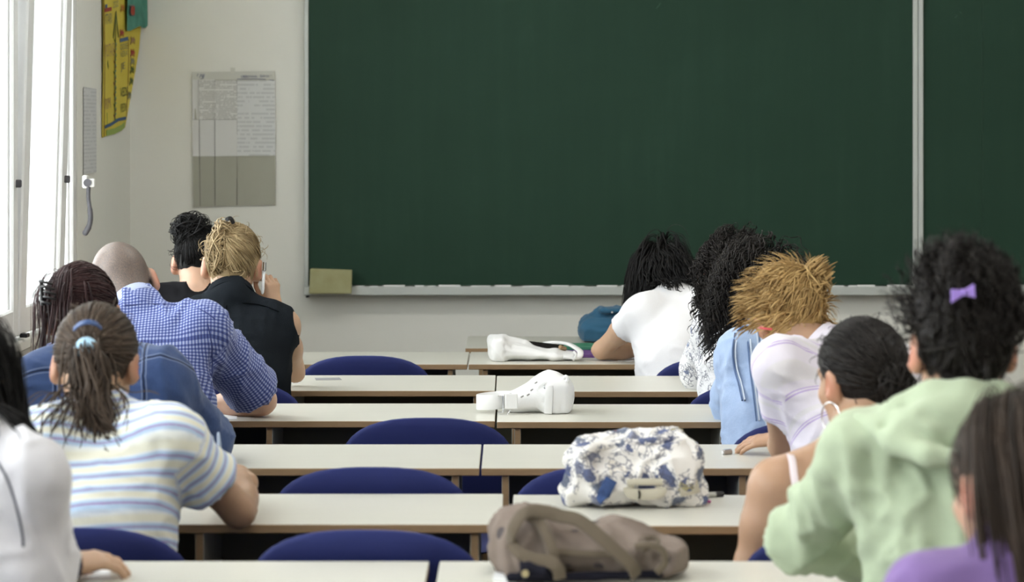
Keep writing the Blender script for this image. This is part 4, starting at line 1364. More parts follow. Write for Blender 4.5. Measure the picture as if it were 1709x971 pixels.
class Hair:
    def __init__(s, p, seed=1, inflate=0.008, hairline=0.0):
        s.p = p; s.A = p.A; s.c = p.P['head']; s.hs = p.hs
        s.rg = np.random.RandomState(seed)
        s.V, s.Q, s.S = [], [], []; s.n = 0
        s.rad = HEAD_R + inflate
        s.hl = hairline
    def L(s, v): return s.c + (np.asarray(v) * s.hs) @ s.A.T
    def add(s, V, Q, S_):
        s.V.append(V); s.Q.append(Q + s.n); s.S.append(S_); s.n += len(V)
    def keep(s, loc):
        return (0.78 * loc[..., 1] - 0.63 * loc[..., 2]) < 0.0144 + s.hl
    def cap(s, extra=(), h=0.006, cut=True, ears=True, bumps=0.003, shade=0.3, pad=0.1):
        lo, hi = s.c - 0.14 * s.hs - pad, s.c + 0.14 * s.hs + pad
        F = Field(lo, hi, h)
        F.ell(s.L(HEAD_C), s.A, s.rad * s.hs, 0.01)
        F.ell(s.L((0, -0.045, -0.035)), s.A, np.array([0.056, 0.042, 0.05]) * s.hs, 0.03) if not ears else F.ell(s.L((0, -0.050, -0.030)), s.A, np.array([0.040, 0.034, 0.042]) * s.hs, 0.03)
        if cut: F.half(s.L((0, 0.075 + s.hl * .7, 0.07 - s.hl * .7)), s.A @ np.array([0, 0.78, -0.63]))
        if ears:
            for sx in (-1, 1): F.ell(s.L((sx * 0.088, 0.004, -0.012)), s.A, np.array([0.022, 0.030, 0.042]) * s.hs, 0.008, 's')
        for e in extra: e(F, s)
        V, Q = F.mesh(2)
        N = normals(V, Q)
        V = V + N * (bumps * waves(V, 7, (1, 1, 1), 12, 60, 160))[:, None]
        s.add(V, Q, np.full(len(V), shade))
    def scalp_dirs(s, n, lo_z=-1.0):
        out = []
        while len(out) < n:
            d = s.rg.normal(size=3); d /= np.linalg.norm(d)
            loc = HEAD_C + d * s.rad
            if s.keep(loc) and d[2] > lo_z and not (abs(loc[0]) > 0.055 and loc[1] > -0.035 and loc[2] < 0.022): out.append(d)
        return np.array(out)
    def gather(s, tie, n=500, m=10, w=0.004, lift=0.003, jit=0.08, start=0.0):
        """locks combed over the scalp to a tie point (local direction)"""
        n = int(n * 2.0); w = w * 0.52
        D = s.scalp_dirs(n); T = np.asarray(tie, float); T = T / np.linalg.norm(T)
        t = np.linspace(start, 1, m)
        tj = T + s.rg.normal(scale=jit, size=(n, 3)); tj /= np.linalg.norm(tj, axis=1)[:, None]
        om = np.arccos(np.clip((D * tj).sum(1), -0.999, 0.999))[:, None]
        so = np.sin(om)
        dirs = (np.sin((1 - t)[None] * om) / so)[..., None] * D[:, None] + (np.sin(t[None] * om) / so)[..., None] * tj[:, None]
        r = 1.0 + (s.rg.uniform(0.0, 0.035, n)[:, None] + lift * 12 * np.sin(np.pi * t)[None] * s.rg.uniform(0.2, 1, n)[:, None])
        r = r + 0.012 * np.sin(t[None] * 9 + s.rg.uniform(0, 6, n)[:, None])
        loc = HEAD_C + dirs * s.rad * r[..., None]
        s.add(*locks_mesh(s.L(loc), w * s.rg.uniform(0.6, 1.2, n), centre=s.c, shade=s.rg.uniform(0, 1, n)))
    def bun(s, c, r, n=160, m=12, w=0.005, mess=0.12, arc=2.6, core=True, hollow=0.86):
        c = np.asarray(c, float); r = np.asarray(r, float)
        n = int(n * 2.0); w = w * 0.52
        if core:
            cc = s.L(c); F = Field(cc - r.max() * 1.4, cc + r.max() * 1.4, 0.006)
            F.ell(cc, s.A, r * hollow * s.hs, 0.01)
            V, Q = F.mesh(1); s.add(V, Q, np.full(len(V), 0.2))
        e1 = s.rg.normal(size=(n, 3)); e1 /= np.linalg.norm(e1, axis=1)[:, None]
        e2 = s.rg.normal(size=(n, 3)); e2 -= e1 * (e1 * e2).sum(1)[:, None]; e2 /= np.linalg.norm(e2, axis=1)[:, None]
        a = np.linspace(0, 1, m)[None] * s.rg.uniform(0.5, 1.0, n)[:, None] * arc
        dirs = np.cos(a)[..., None] * e1[:, None] + np.sin(a)[..., None] * e2[:, None]
        rr = s.rg.uniform(0.9, 1.02 + mess, n)[:, None] + mess * np.sin(a * 2 + s.rg.uniform(0, 6, n)[:, None])
        s.add(*locks_mesh(s.L(c + dirs * r * rr[..., None]), w * s.rg.uniform(0.6, 1.2, n), centre=s.L(c), shade=s.rg.uniform(0, 1, n)))
    def march(s, roots, v0, m, ds, g=(0, 0, -1.0), stiff=0.6, cols=(), head_off=0.006, w=0.004, curl=0.0, curlf=40.0, taper=(0.5, 1.0, 0.3), wave=0.0, rand=0.15, flat_=0.45, avoid=None):
        """locks falling from world points under gravity, sliding over the head and shoulders"""
        p = np.repeat(np.array(roots, float), 2, axis=0); n = len(p)
        p = p + s.rg.normal(scale=0.004, size=p.shape); w = w * 0.55
        cf = lambda q, sd: np.stack([waves(q, sd + j, (1, 1, 1), 4, 25, 80) for j in range(3)], 1)
        ph0 = 5.0 * waves(p, 77, (1, 1, 1), 5, 30, 90)
        v = np.repeat(np.array(v0, float), 2, axis=0) + rand * cf(p, 31) + s.rg.normal(scale=rand * 0.15, size=(n, 3)); v /= np.linalg.norm(v, axis=1)[:, None]
        g = unit(g)
        off = s.rg.uniform(0, 1, n) * 0.012
        path = [p.copy()]
        R = (s.rad + head_off) * s.hs
        hc = s.L(HEAD_C)
        dsn = ds * s.rg.uniform(0.85, 1.1, n)[:, None]
        for i in range(m - 1):
            gv = g + rand * 1.2 * cf(p, 41) + s.rg.normal(scale=rand * 0.12, size=(n, 3))
            v = stiff * v + (1 - stiff) * gv; v /= np.linalg.norm(v, axis=1)[:, None]
            q = p + v * dsn
            loc = (q - hc) @ s.A
            k = np.linalg.norm(loc / (R + off[:, None]), axis=1)
            inside = k < 1
            loc2 = loc / np.where(inside, k, 1)[:, None]
            q = hc + loc2 @ s.A.T
            for a, b, ra, rb in cols:
                d, t = segdist(q, a, b)
                rr = ra + (rb - ra) * t + off
                cp = np.asarray(a) + t[:, None] * (np.asarray(b) - np.asarray(a))
                push = d < rr
                q = np.where(push[:, None], cp + (q - cp) / (d[:, None] + 1e-9) * rr[:, None], q)
            v = (q - p); v /= np.linalg.norm(v, axis=1)[:, None] + 1e-9
            p = q; path.append(p.copy())
        path = np.stack(path, 1)
        if avoid is not None:
            ll = ((path - s.c) @ s.A) / s.hs
            ok = ~avoid(ll).any(1)
            path = path[ok]; n = len(path); ph0 = ph0[ok]
        if curl or wave:
            T = np.gradient(path, axis=1); T /= np.linalg.norm(T, axis=2)[..., None] + 1e-9
            S_ = np.cross(T, path - hc); S_ /= np.linalg.norm(S_, axis=2)[..., None] + 1e-9; Nn = np.cross(S_, T)
            sl = np.arange(m)[None] * ds; ph = (ph0 + s.rg.normal(scale=0.7, size=n))[:, None]
            gr = np.clip(np.linspace(0, 2.0, m), 0, 1)[None, :, None]
            fr = curlf * s.rg.uniform(0.92, 1.08, n)[:, None]
            if curl: path = path + gr * curl * (np.cos(sl * fr + ph)[..., None] * S_ + 0.8 * np.sin(sl * fr + ph)[..., None] * Nn)
            if wave: path = path + gr * wave * np.sin(sl * fr + ph)[..., None] * S_
        s.add(*locks_mesh(path, w * s.rg.uniform(0.6, 1.2, n), flat_, centre=hc, shade=s.rg.uniform(0, 1, n), taper=taper))
        return path
    def wisps(s, n=40, length=0.05, w=0.0011, region=None):
        D = s.scalp_dirs(n)
        if region is not None: D = D[[bool(region(d)) for d in D]]; n = len(D)
        if n == 0: return
        t = np.linspace(0, 1, 8)
        tang = s.rg.normal(size=(n, 3)); tang -= D * (D * tang).sum(1)[:, None]; tang /= np.linalg.norm(tang, axis=1)[:, None]
        ln_ = length * s.rg.uniform(0.4, 1, n)
        loc = HEAD_C + D[:, None] * s.rad * 1.02 + (D[:, None] * np.sin(t * 2.2)[None, :, None] * 0.5 + tang[:, None] * t[None, :, None]) * ln_[:, None, None]
        s.add(*locks_mesh(s.L(loc), w, 0.8, centre=s.c, shade=s.rg.uniform(0.3, 1, n)))
    def build(s, mat, name='hair', parent=None):
        o = obj_np(name, np.concatenate(s.V), np.concatenate(s.Q), mat, parent or s.p.o, attrs={'shade': np.concatenate(s.S)})
        s.V, s.Q, s.S = [], [], []; s.n = 0
        return o
def shoulders_of(p, extra=0.012):
    cols = [(p.P['shL'], p.P['shR'], 0.055 + extra, 0.055 + extra)]
    for i in range(len(p.st) - 1):
        for dx in (-0.07, 0.0, 0.07):
            o_ = p.side * dx * p.w
            cols.append((p.st[i] + o_, p.st[i + 1] + o_, p.rad[i][1] * 0.95 + extra, p.rad[i + 1][1] * 0.95 + extra))
    cols.append((p.P['c7'], p.P['shL'], 0.05 + extra, 0.055 + extra)); cols.append((p.P['c7'], p.P['shR'], 0.05 + extra, 0.055 + extra))
    return cols
def ring_pts(c, A, rx, ry, a0, a1, n=24, zf=None):
    return [np.asarray(c) + A @ np.array([rx * math.cos(a), ry * math.sin(a), zf(a) if zf else 0.0]) for a in np.linspace(a0, a1, n)]

def on_cloth(p, x, y, lift=0.005):
    """first point of a garment's surface seen from the camera under pixel x, y"""
    F = p.clF
    for Z in np.arange(F.ax[1][0], F.ax[1][-1], 0.003):
        q = PX(x, y, Z)
        i = [int(round((q[k] - F.lo[k]) / F.h)) for k in range(3)]
        if all(0 <= i[k] < F.d.shape[k] for k in range(3)) and F.d[tuple(i)] < 0: return PX(x, y, Z - lift)
    return None
def seam(p, pts, w, mat, name='seam', lift=0.005, thick=0.003):
    q = [on_cloth(p, x, y, lift) for x, y in pts]
    q = [a for a in q if a is not None]
    if len(q) < 2: return
    mb_ = MB(); mb_.ribbon(catmull(q, 5), w, thick, (0, -1, 0.15)); mb_.build(name, mat, p.cl, smooth=True)

# ------------------------------------------------------------------ cloth with patterns
def cloth_base(name, col, wr=0.25, big=16.0):
    t = NT(name); o = t.obj()
    h = t.math('ADD', t.noise(o, big, 3), t.math('MULTIPLY', t.noise(o, 300, 2), 0.12))
    t.bump(h, wr, 0.012)
    return t, o
def m_stripes():
    t, o = cloth_base('striped_jersey', None)
    f = t.math('FRACT', t.math('ADD', t.math('MULTIPLY', t.attr('cv'), 1 / 0.0275), t.math('MULTIPLY', t.noise(o, 6, 2), 0.12)))
    cream, lb, mv, wh = (0.74, 0.73, 0.62), (0.40, 0.53, 0.70), (0.33, 0.25, 0.47), (0.70, 0.74, 0.78)
    c = t.ramp(f, [(0.0, cream), (0.30, cream), (0.40, wh), (0.48, lb), (0.58, lb), (0.60, mv), (0.69, mv), (0.71, lb), (0.83, lb), (0.92, wh)])
    return t.done(c, 0.85, 0.2, 0, 0.2)
def m_check():
    t, o = cloth_base('blue_checked_cotton', None, 0.3)
    def st(a):
        f = t.math('FRACT', t.math('MULTIPLY', a, 1 / 0.0084))
        return t.math('GREATER_THAN', f, 0.5)
    f = t.math('MULTIPLY', t.math('ADD', st(t.attr('cu')), st(t.attr('cv'))), 0.5)
    c = t.ramp(f, [(0.0, (0.40, 0.45, 0.66)), (0.25, (0.40, 0.45, 0.66)), (0.5, (0.115, 0.150, 0.38)), (0.75, (0.040, 0.058, 0.20)), (1.0, (0.040, 0.058, 0.20))])
    return t.done(c, 0.8, 0.2, 0, 0.15)
def m_polo():
    t, o = cloth_base('pale_lilac_striped_jersey', None, 0.22)
    v = t.math('ADD', t.attr('cv'), t.math('MULTIPLY', t.noise(o, 5, 1), 0.012))
    f = t.math('FRACT', t.math('MULTIPLY', v, 1 / 0.062))
    b, l, g = (0.80, 0.76, 0.86), (0.50, 0.38, 0.70), (0.77, 0.745, 0.79)
    c = t.ramp(f, [(0.0, b), (0.30, b), (0.32, l), (0.345, l), (0.365, b), (0.40, b), (0.415, l), (0.43, l), (0.45, b), (0.62, b), (0.66, g), (0.78, g), (0.82, b), (0.96, b)])
    return t.done(c, 0.85, 0.2, 0, 0.2)
def floral_color(t, v, scale, base, inks, thr=0.62, warp=0.5):
    """scattered printed motifs"""
    n = t.node('ShaderNodeTexNoise'); t.put(n.inputs['Vector'], v); n.inputs['Scale'].default_value = scale * 1.1; n.inputs['Detail'].default_value = 3
    wv = t.node('ShaderNodeVectorMath', operation='ADD'); t.put(wv.inputs[0], v)
    sc = t.node('ShaderNodeVectorMath', operation='SCALE'); t.put(sc.inputs[0], n.outputs['Color']); sc.inputs['Scale'].default_value = warp / scale
    t.l.new(sc.outputs[0], wv.inputs[1])
    vo = t.node('ShaderNodeTexVoronoi'); t.put(vo.inputs['Vector'], wv.outputs[0]); vo.inputs['Scale'].default_value = scale
    fine = t.voro(wv.outputs[0], scale * 3.3, 'DISTANCE_TO_EDGE')
    cell = t.node('ShaderNodeSeparateColor'); t.l.new(vo.outputs['Color'], cell.inputs[0])
    inkc = t.ramp(cell.outputs[0], inks, 'CONSTANT')
    petals = t.math('LESS_THAN', t.math('ADD', vo.outputs['Distance'], t.math('MULTIPLY', t.noise(wv.outputs[0], scale * 4, 2), 0.5)), thr)
    line = t.math('MULTIPLY', t.math('LESS_THAN', fine, 0.075), t.math('LESS_THAN', vo.outputs['Distance'], 0.62))
    c = t.mix(t.math('MULTIPLY', petals, 0.9), base, inkc)
    return t.mix(t.math('MULTIPLY', line, 0.75), c, (0.10, 0.11, 0.17))
def m_floral():
    t, o = cloth_base('floral_blouse_cotton', None, 0.45, 40)
    c = floral_color(t, o, 26.0, (0.80, 0.80, 0.82), [(0.0, (0.16, 0.21, 0.36)), (0.35, (0.80, 0.80, 0.82)), (0.62, (0.05, 0.055, 0.09)), (0.78, (0.36, 0.42, 0.55)), (0.9, (0.80, 0.80, 0.82))], 0.50)
    return t.done(c, 0.85, 0.2, 0, 0.15)
def m_denim(name, a, b, seams, stitch):
    t, o = cloth_base(name, None, 0.35, 14)
    f = t.noise(o, 11, 4); g = t.noise(t.mapping(o, (1, 1, 0.3)), 260, 2)
    c = t.mix(t.math('ADD', t.math('MULTIPLY', f, 0.7), t.math('MULTIPLY', g, 0.3)), a, b)
    cu, cv = t.attr('cu'), t.attr('cv')
    body = t.math('LESS_THAN', t.attr('arm'), 0.5)
    for q, pos in seams:
        x = cu if q == 'u' else cv
        if q == 'u': x = t.math('ABSOLUTE', t.math('ADD', x, t.math('MULTIPLY', t.math('SUBTRACT', cv, 0.25), 0.06)))
        d = t.math('ABSOLUTE', t.math('SUBTRACT', x, pos))
        c = t.mix(t.math('MULTIPLY', body, t.math('LESS_THAN', d, 0.0022)), c, tuple(v * 0.45 for v in a))
        d2 = t.math('ABSOLUTE', t.math('SUBTRACT', d, 0.0055))
        c = t.mix(t.math('MULTIPLY', body, t.math('MULTIPLY', t.math('LESS_THAN', d2, 0.0016), 0.7)), c, stitch)
    return t.done(c, 0.85, 0.2, 0, 0.2)

SK = {'fair': skin('fair_skin', (0.53, 0.325, 0.225), (0.62, 0.22, 0.15)), 'tan': skin('tanned_skin', (0.46, 0.28, 0.18), (0.48, 0.18, 0.11)),
      'mid': skin('medium_skin', (0.52, 0.335, 0.225), (0.55, 0.20, 0.13)), 'olive': skin('olive_skin', (0.38, 0.235, 0.150), (0.42, 0.16, 0.10))}
HM = {'black': m_hair('black_hair', (0.0025, 0.0025, 0.003), (0.013, 0.012, 0.012)), 'soft_black': m_hair('soft_black_hair', (0.005, 0.004, 0.004), (0.026, 0.022, 0.020)),
      'burgundy': m_hair('dark_auburn_hair', (0.012, 0.006, 0.007), (0.065, 0.030, 0.030)), 'brown': m_hair('dark_brown_hair', (0.018, 0.012, 0.009), (0.105, 0.075, 0.055)),
      'blond': m_hair('ash_blond_hair', (0.16, 0.105, 0.045), (0.52, 0.40, 0.23)), 'ginger': m_hair('golden_blond_hair', (0.20, 0.115, 0.040), (0.70, 0.48, 0.21)),
      'long_brown': m_hair('long_brown_hair', (0.012, 0.009, 0.007), (0.075, 0.052, 0.038))}

def rel(p, dx, dz, dy=0.0):
    """head-local offset for a world offset (right, up, away)"""
    return p.A.T @ np.array([dx, dy, dz]) / p.hs
def collar(p, mat, w=0.036, rx=0.062, ry=0.064, up=0.012, gap=0.5, lean=0.25):
    nd = unit(p.P['head'] + p.A @ np.array([0, -0.03, -0.06]) - p.P['c7'])
    xx = p.side - nd * (p.side @ nd); xx = unit(xx); yy = np.cross(nd, xx)
    A = np.stack([xx, yy, nd], 1)
    c = p.P['c7'] + nd * up + yy * 0.012
    pts = ring_pts(c, A, rx, ry, math.pi / 2 + gap, math.pi * 2.5 - gap, 30, lambda a: -0.012 * max(0, math.sin(a)))
    nr = [unit((q - c) - nd * ((q - c) @ nd) + nd * lean * 0.06) for q in pts]
    mb_ = MB(); mb_.ribbon(pts, w, 0.006, nr)
    return mb_.build('collar', mat, p.o, smooth=True)
def ringtube(p, name, c, A, rx, ry, r, mat, parent=None, a0=0, a1=2 * math.pi, n=28):
    mb_ = MB(); mb_.tube(ring_pts(c, A, rx, ry, a0, a1, n), r, 8)
    return mb_.build(name, mat, parent or p.o, smooth=True)

# ---- front row, window side: black tank top, black messy bun
blk = fabric('black_jersey', (0.010, 0.010, 0.012), 0.2)
p = Person(label='woman in a black tank top with a messy black bun, farthest on the window side', skinmat=SK['fair'], pel=(330, 8.68), c7=(326, 482, 8.80), head=(332, 440, 8.90), pitch=22, yaw=-6,
           shL=(240, 506, 8.80), shR=(408, 506, 8.80), elL=(232, 582, 8.98), elR=(415, 582, 8.98), wrL=(285, 576, 9.10), wrR=(355, 576, 9.10),
           cloth_name='tank_top', cloth_mat=blk, armless=0.80, stand=0, neck_cut=-0.004, arm=0.85, w=0.95, wseed=3)
h = Hair(p, 11, 0.006); h.cap(); tie = rel(p, -0.015, 0.08, -0.03)
h.gather(tie, 420, w=0.0042)
h.bun(rel(p, -0.022, 0.108, -0.035), (0.050, 0.042, 0.046), 200, w=0.0050, mess=0.27)
h.wisps(60, 0.05)
hair = h.build(HM['black'])
nd = unit(p.P['head'] - p.P['c7'])
ringtube(p, 'necklace', p.P['c7'] + np.array([0, 0.02, 0.012]), np.eye(3), 0.060, 0.062, 0.0012, M['chrome'])

# ---- second row: ash blond twist, black sleeveless shirt, pen by the cheek
shirt = fabric('black_poplin', (0.011, 0.014, 0.018), 0.25, bump=0.5)
p = Person(label='person with a blond twisted updo in a sleeveless black shirt holding a pen', skinmat=SK['mid'], pel=(392, 7.86), c7=(384, 494, 7.93), head=(387, 446, 8.02), pitch=16, roll=-3,
           shL=(288, 542, 7.93), shR=(474, 540, 7.93), elL=(262, 622, 8.14), elR=(492, 622, 8.10), wrL=(330, 620, 8.30), wrR=(458, 510, 8.04), handR=dict(f=(-0.14, 0.05, 1.0), n=(0.70, -0.70, 0.15), curl=1.25, thumb=0.9),
           cloth_name='sleeveless_shirt', cloth_mat=shirt, armless=1.22, stand=0.026, neck_cut=0.030, arm=0.80, w=1.0, wseed=5,
           folds=[((378, 490, 7.8), (376, 600, 7.74), 0.010, -0.004), ((392, 490, 7.8), (394, 590, 7.74), 0.010, 0.003), ((470, 590, 7.8), (400, 560, 7.76), 0.012, 0.004)])
collar(p, shirt, 0.038, 0.071, 0.070, 0.006)
m_sm = plain('charcoal_seam', (0.004, 0.005, 0.006), 0.95, 0.0)
seam(p, [(378, 505), (377, 540), (376, 590)], 0.003, m_sm)
seam(p, [(340, 510), (385, 506), (430, 508), (465, 520)], 0.003, m_sm)
h = Hair(p, 12, 0.008); h.cap(shade=0.4); tie = rel(p, -0.03, 0.06, -0.06)
h.gather(tie, 620, w=0.0042, lift=0.005)
h.bun(rel(p, -0.030, 0.055, -0.075), (0.034, 0.034, 0.066), 120, w=0.0055, mess=0.10)
h.bun(rel(p, -0.018, 0.110, -0.060), (0.026, 0.026, 0.026), 60, w=0.005, mess=0.3)
h.wisps(80, 0.045)
hair = h.build(HM['blond'])
mb_ = MB(); mb_.tube(catmull([PX(378, 366, 7.93), PX(384, 364, 7.95), PX(389, 372, 7.96)], 4), 0.006, 8); mb_.build('hair_clip', M['plastic_black'], hair, smooth=True)
pen = MB(); pen.tube([PX(441, 436, 8.00), PX(440.8, 441, 8.00), PX(440.5, 443, 8.0), PX(439, 466, 7.985), PX(437.5, 488, 7.97), PX(437.2, 491, 7.97)], [0.0015, 0.0028, 0.0046, 0.0048, 0.0048, 0.002], 10)
pm = plain('clear_plastic', (0.80, 0.82, 0.84), 0.15, 0.6)
pno = pen.build('pen', pm, origin=PX(439, 466, 7.985), smooth=True)
MB().tube([PX(441, 438, 7.998), PX(440.4, 452, 7.99)], 0.0054, 8).build('pen_clip', M['chrome'], pno, smooth=True)
tag(pno, 'clear white pen held upright beside the blond person\'s cheek', 'pen')

# ---- third row: bald man in a blue checked shirt
chk = m_check()
p = Person(label='bald man in a blue checked short-sleeved shirt bending over his desk', skinmat=SK['fair'], pel=(252, 6.93), c7=(225, 511, 7.09), stand=0.018, head=(205, 479, 7.17), pitch=38, roll=17, yaw=6, hs=1.03,
           shL=(146, 556, 7.02), shR=(338, 548, 7.02), elL=(72, 672, 7.26), elR=(436, 668, 7.26), wrL=(160, 668, 7.45), wrR=(345, 680, 7.40),
           cloth_name='checked_shirt', cloth_mat=chk, sleeve=0.84, flare=0.020, puff=0.012, neck_cut=0.034, neck_r=0.062, arm=1.08, w=1.10, wseed=8, stub=True, hunch=(0, -0.07, 0.05), wrinkle=0.005,
           folds=[((250, 505, 6.98), (262, 690, 6.80), 0.012, -0.006), ((300, 520, 6.98), (290, 640, 6.82), 0.012, -0.006), ((340, 600, 6.95), (290, 560, 6.9), 0.012, 0.006), ((352, 590, 6.98), (362, 690, 7.0), 0.010, -0.010),
                  ((205, 510, 6.98), (212, 640, 6.82), 0.012, 0.005), ((225, 500, 7.0), (300, 505, 7.0), 0.006, 0.004), ((345, 555, 6.94), (420, 640, 7.1), 0.014, -0.006)])
collar(p, chk, 0.034, 0.070, 0.070, 0.010)
m_sm = plain('blue_seam', (0.05, 0.065, 0.19), 0.8, 0.1)
seam(p, [(182, 508), (215, 509), (260, 507), (300, 509), (335, 517), (358, 532)], 0.003, m_sm)
seam(p, [(346, 540), (352, 570), (354, 605), (352, 640)], 0.003, m_sm)

# ---- fourth row: dark denim jacket, auburn hair with a claw clip
dn = m_denim('dark_denim', (0.018, 0.036, 0.105), (0.055, 0.100, 0.240), [('v', 0.42), ('u', 0.10)], (0.16, 0.20, 0.32))
p = Person(label='person in a dark blue denim jacket with auburn hair and a black claw clip', skinmat=SK['mid'], pel=(188, 6.03), c7=(168, 586, 6.28), head=(136, 532, 6.40), pitch=34, roll=4, yaw=6, hs=1.02,
           shL=(74, 634, 6.18), shR=(272, 634, 6.18), elL=(20, 740, 6.34), elR=(338, 738, 6.34), wrL=(90, 742, 6.50), wrR=(282, 742, 6.50),
           cloth_name='denim_jacket', cloth_mat=dn, sleeve=1.92, flare=0.012, puff=0.016, neck_cut=0.032, arm=1.0, w=1.05, wseed=12, wrinkle=0.005, hunch=(0, -0.06, 0.05),
           folds=[((285, 620, 6.1), (330, 730, 6.2), 0.015, 0.006), ((255, 640, 6.1), (262, 760, 6.0), 0.012, -0.006)])
collar(p, dn, 0.044, 0.072, 0.072, 0.008)
h = Hair(p, 14, 0.009); h.cap(shade=0.35, ears=False); tie = rel(p, -0.06, 0.03, -0.07)
h.gather(tie, 620, w=0.0046)
D = h.scalp_dirs(160, -0.3); rts = h.L(HEAD_C + D * h.rad)
rts = rts[(D @ rel(p, -0.5, -0.2, -0.6)) > 0.2]
h.march(rts, np.tile((-0.2, -0.3, -0.8), (len(rts), 1)), 14, 0.012, cols=shoulders_of(p), w=0.0048, wave=0.003)
hair = h.build(HM['burgundy'])
mb_ = MB()
cl0 = PX(77, 488, 6.31)
for a in range(5):
    q = cl0 + np.array([0.006 * math.sin(a), -0.008, (a - 2) * 0.012])
    mb_.tube(catmull([q + np.array([-0.012, 0.02, 0]), q + np.array([-0.008, -0.006, 0.003]), q + np.array([0.008, -0.012, 0]), q + np.array([0.018, -0.002, -0.004])], 3), 0.003, 6)
mb_.tube([cl0 + np.array([-0.010, 0.005, -0.030]), cl0 + np.array([-0.012, 0.0, 0.030])], 0.005, 8)
mb_.build('claw_clip', M['plastic_black'], hair, smooth=True)

# ---- fifth row: striped T-shirt, ponytail
stp = m_stripes()
p = Person(label='girl in a pastel striped T-shirt with a brown ponytail and pale blue hair tie', skinmat=SK['olive'], pel=(178, 5.14), c7=(160, 684, 5.30), head=(160, 612, 5.38), pitch=28, yaw=-4, roll=0, hs=0.98,
           shL=(82, 732, 5.18), shR=(276, 728, 5.18), elL=(-5, 850, 5.34), elR=(398, 852, 5.31), wrL=(60, 846, 5.52), wrR=(400, 796, 5.58), handR=dict(f=(-0.38, 0.80, 0.14), n=(0.45, -0.1, 0.9), curl=0.85, thumb=0.9),
           cloth_name='striped_t_shirt', cloth_mat=stp, sleeve=0.62, flare=0.014, puff=0.012, neck_cut=0.012, arm=0.92, w=0.86, wseed=21, wrinkle=0.0035, hunch=(0, -0.06, 0.04),
           folds=[((270, 760, 5.1), (230, 800, 5.0), 0.012, 0.005), ((262, 740, 5.12), (272, 850, 5.08), 0.012, -0.006)])
h = Hair(p, 15, 0.008); h.cap(shade=0.3)
tloc = rel(p, -0.002, 0.046, -0.104); tiew = p.P['head'] + p.A @ (tloc * p.hs)
h.gather(tloc - HEAD_C, 620, w=0.0046, jit=0.05)
n = 260
rts = tiew + h.rg.normal(scale=0.010, size=(n, 3))
ang = h.rg.uniform(-1, 1, n)
v0 = np.stack([ang * 0.30 + 0.16, np.full(n, -0.75) + 0.2 * np.abs(ang), h.rg.uniform(-0.6, 0.1, n)], 1)
h.march(rts, v0, 20, 0.0125, g=(0.06, -0.12, -1), cols=shoulders_of(p, 0.014)[1:], stiff=0.80, w=0.0046, wave=0.009, curlf=38, rand=0.20, taper=(0.7, 1.0, 0.3))
n = 46
rts = tiew + h.rg.normal(scale=0.010, size=(n, 3)) + np.array([0.01, -0.02, -0.03])
v0 = np.stack([h.rg.uniform(-0.5, 0.9, n), np.full(n, -0.6), h.rg.uniform(-0.8, -0.2, n)], 1)
h.march(rts, v0, 22, 0.0110, g=(0.05, -0.12, -1), cols=shoulders_of(p, 0.014)[1:], stiff=0.8, w=0.0036, curl=0.013, curlf=48, rand=0.3)
h.wisps(40, 0.035)
hair = h.build(HM['brown'])
m_tie = fabric('pale_blue_scrunchie', (0.38, 0.58, 0.74), 0.15)
F = Field(tiew - 0.05, tiew + 0.05, 0.0045)
F.ell(tiew + np.array([0, -0.016, 0.002]), head_frame(-4, 25, 0), (0.024, 0.014, 0.022), 0.006)
V, Q = F.mesh(1); N_ = normals(V, Q); V = V + N_ * (0.0012 * waves(V, 3, (1, 1, 1), 8, 150, 260))[:, None]
obj_np('hair_tie', V, Q, m_tie, hair)
q0 = p.P['head'] + p.A @ (rel(p, -0.016, 0.072, -0.085) * p.hs)
mb_ = MB()
barrette = [PX(123, 549, 5.275), PX(132, 541, 5.262), PX(146, 537, 5.26), PX(160, 540, 5.265), PX(168, 547, 5.28)]
mb_.ribbon(catmull(barrette, 5), 0.010, 0.004, (0, -0.8, 0.6))
mb_.build('barrette', plain('blue_barrette', (0.035, 0.075, 0.20), 0.3, 0.5), hair, smooth=True)
pen = MB(); pen.tube([PX(364, 722, 5.62), PX(365, 738, 5.60), PX(368, 768, 5.585), PX(369, 772, 5.58)], [0.003, 0.0045, 0.0045, 0.002], 8)
pno = pen.build('pen', plain('grey_blue_pen', (0.28, 0.34, 0.45), 0.3, 0.5), origin=PX(366, 750, 5.6), smooth=True)
tag(pno, 'grey blue pen in the hand of the striped T-shirt girl', 'pen')

# ---- nearest on the window side: white jacket
p = Person(label='person in a white jacket with black hair cut off by the left edge', skinmat=SK['mid'], pel=(-45, 4.40), c7=(-62, 730, 4.52), head=(-76, 656, 4.60), pitch=24, shL=(-145, 796, 4.44), shR=(40, 796, 4.44), elL=(-190, 945, 4.55), elR=(52, 942, 4.50),
           wrL=(-110, 945, 4.70), wrR=(98, 944, 4.66), handR=dict(f=(0.75, 0.55, 0.02), n=(-0.1, -0.3, 0.95), curl=0.6, thumb=0.8), cloth_name='white_jacket', cloth_mat=fabric('white_jersey', (0.64, 0.63, 0.665), 0.05, bigb=0.4), sleeve=1.80, flare=0.014, puff=0.016, neck_cut=0.02, arm=1.0, w=0.92, wseed=31, wrinkle=0.005,
           folds=[((30, 830, 4.4), (75, 800, 4.4), 0.016, 0.008), ((35, 880, 4.42), (85, 850, 4.42), 0.014, 0.007), ((20, 790, 4.36), (38, 940, 4.4), 0.010, -0.008)])
navy = fabric('navy_cuff_cloth', (0.012, 0.016, 0.045), 0.1)
ax = unit(p.P['wrR'] - p.P['elR']); e2 = p.P['elR'] + (p.P['wrR'] - p.P['elR']) * 0.80
mb_ = MB(); mb_.tube([e2 - ax * 0.004, e2 + ax * 0.03], [0.046, 0.043], 18); mb_.build('cuff', navy, p.o, smooth=True)
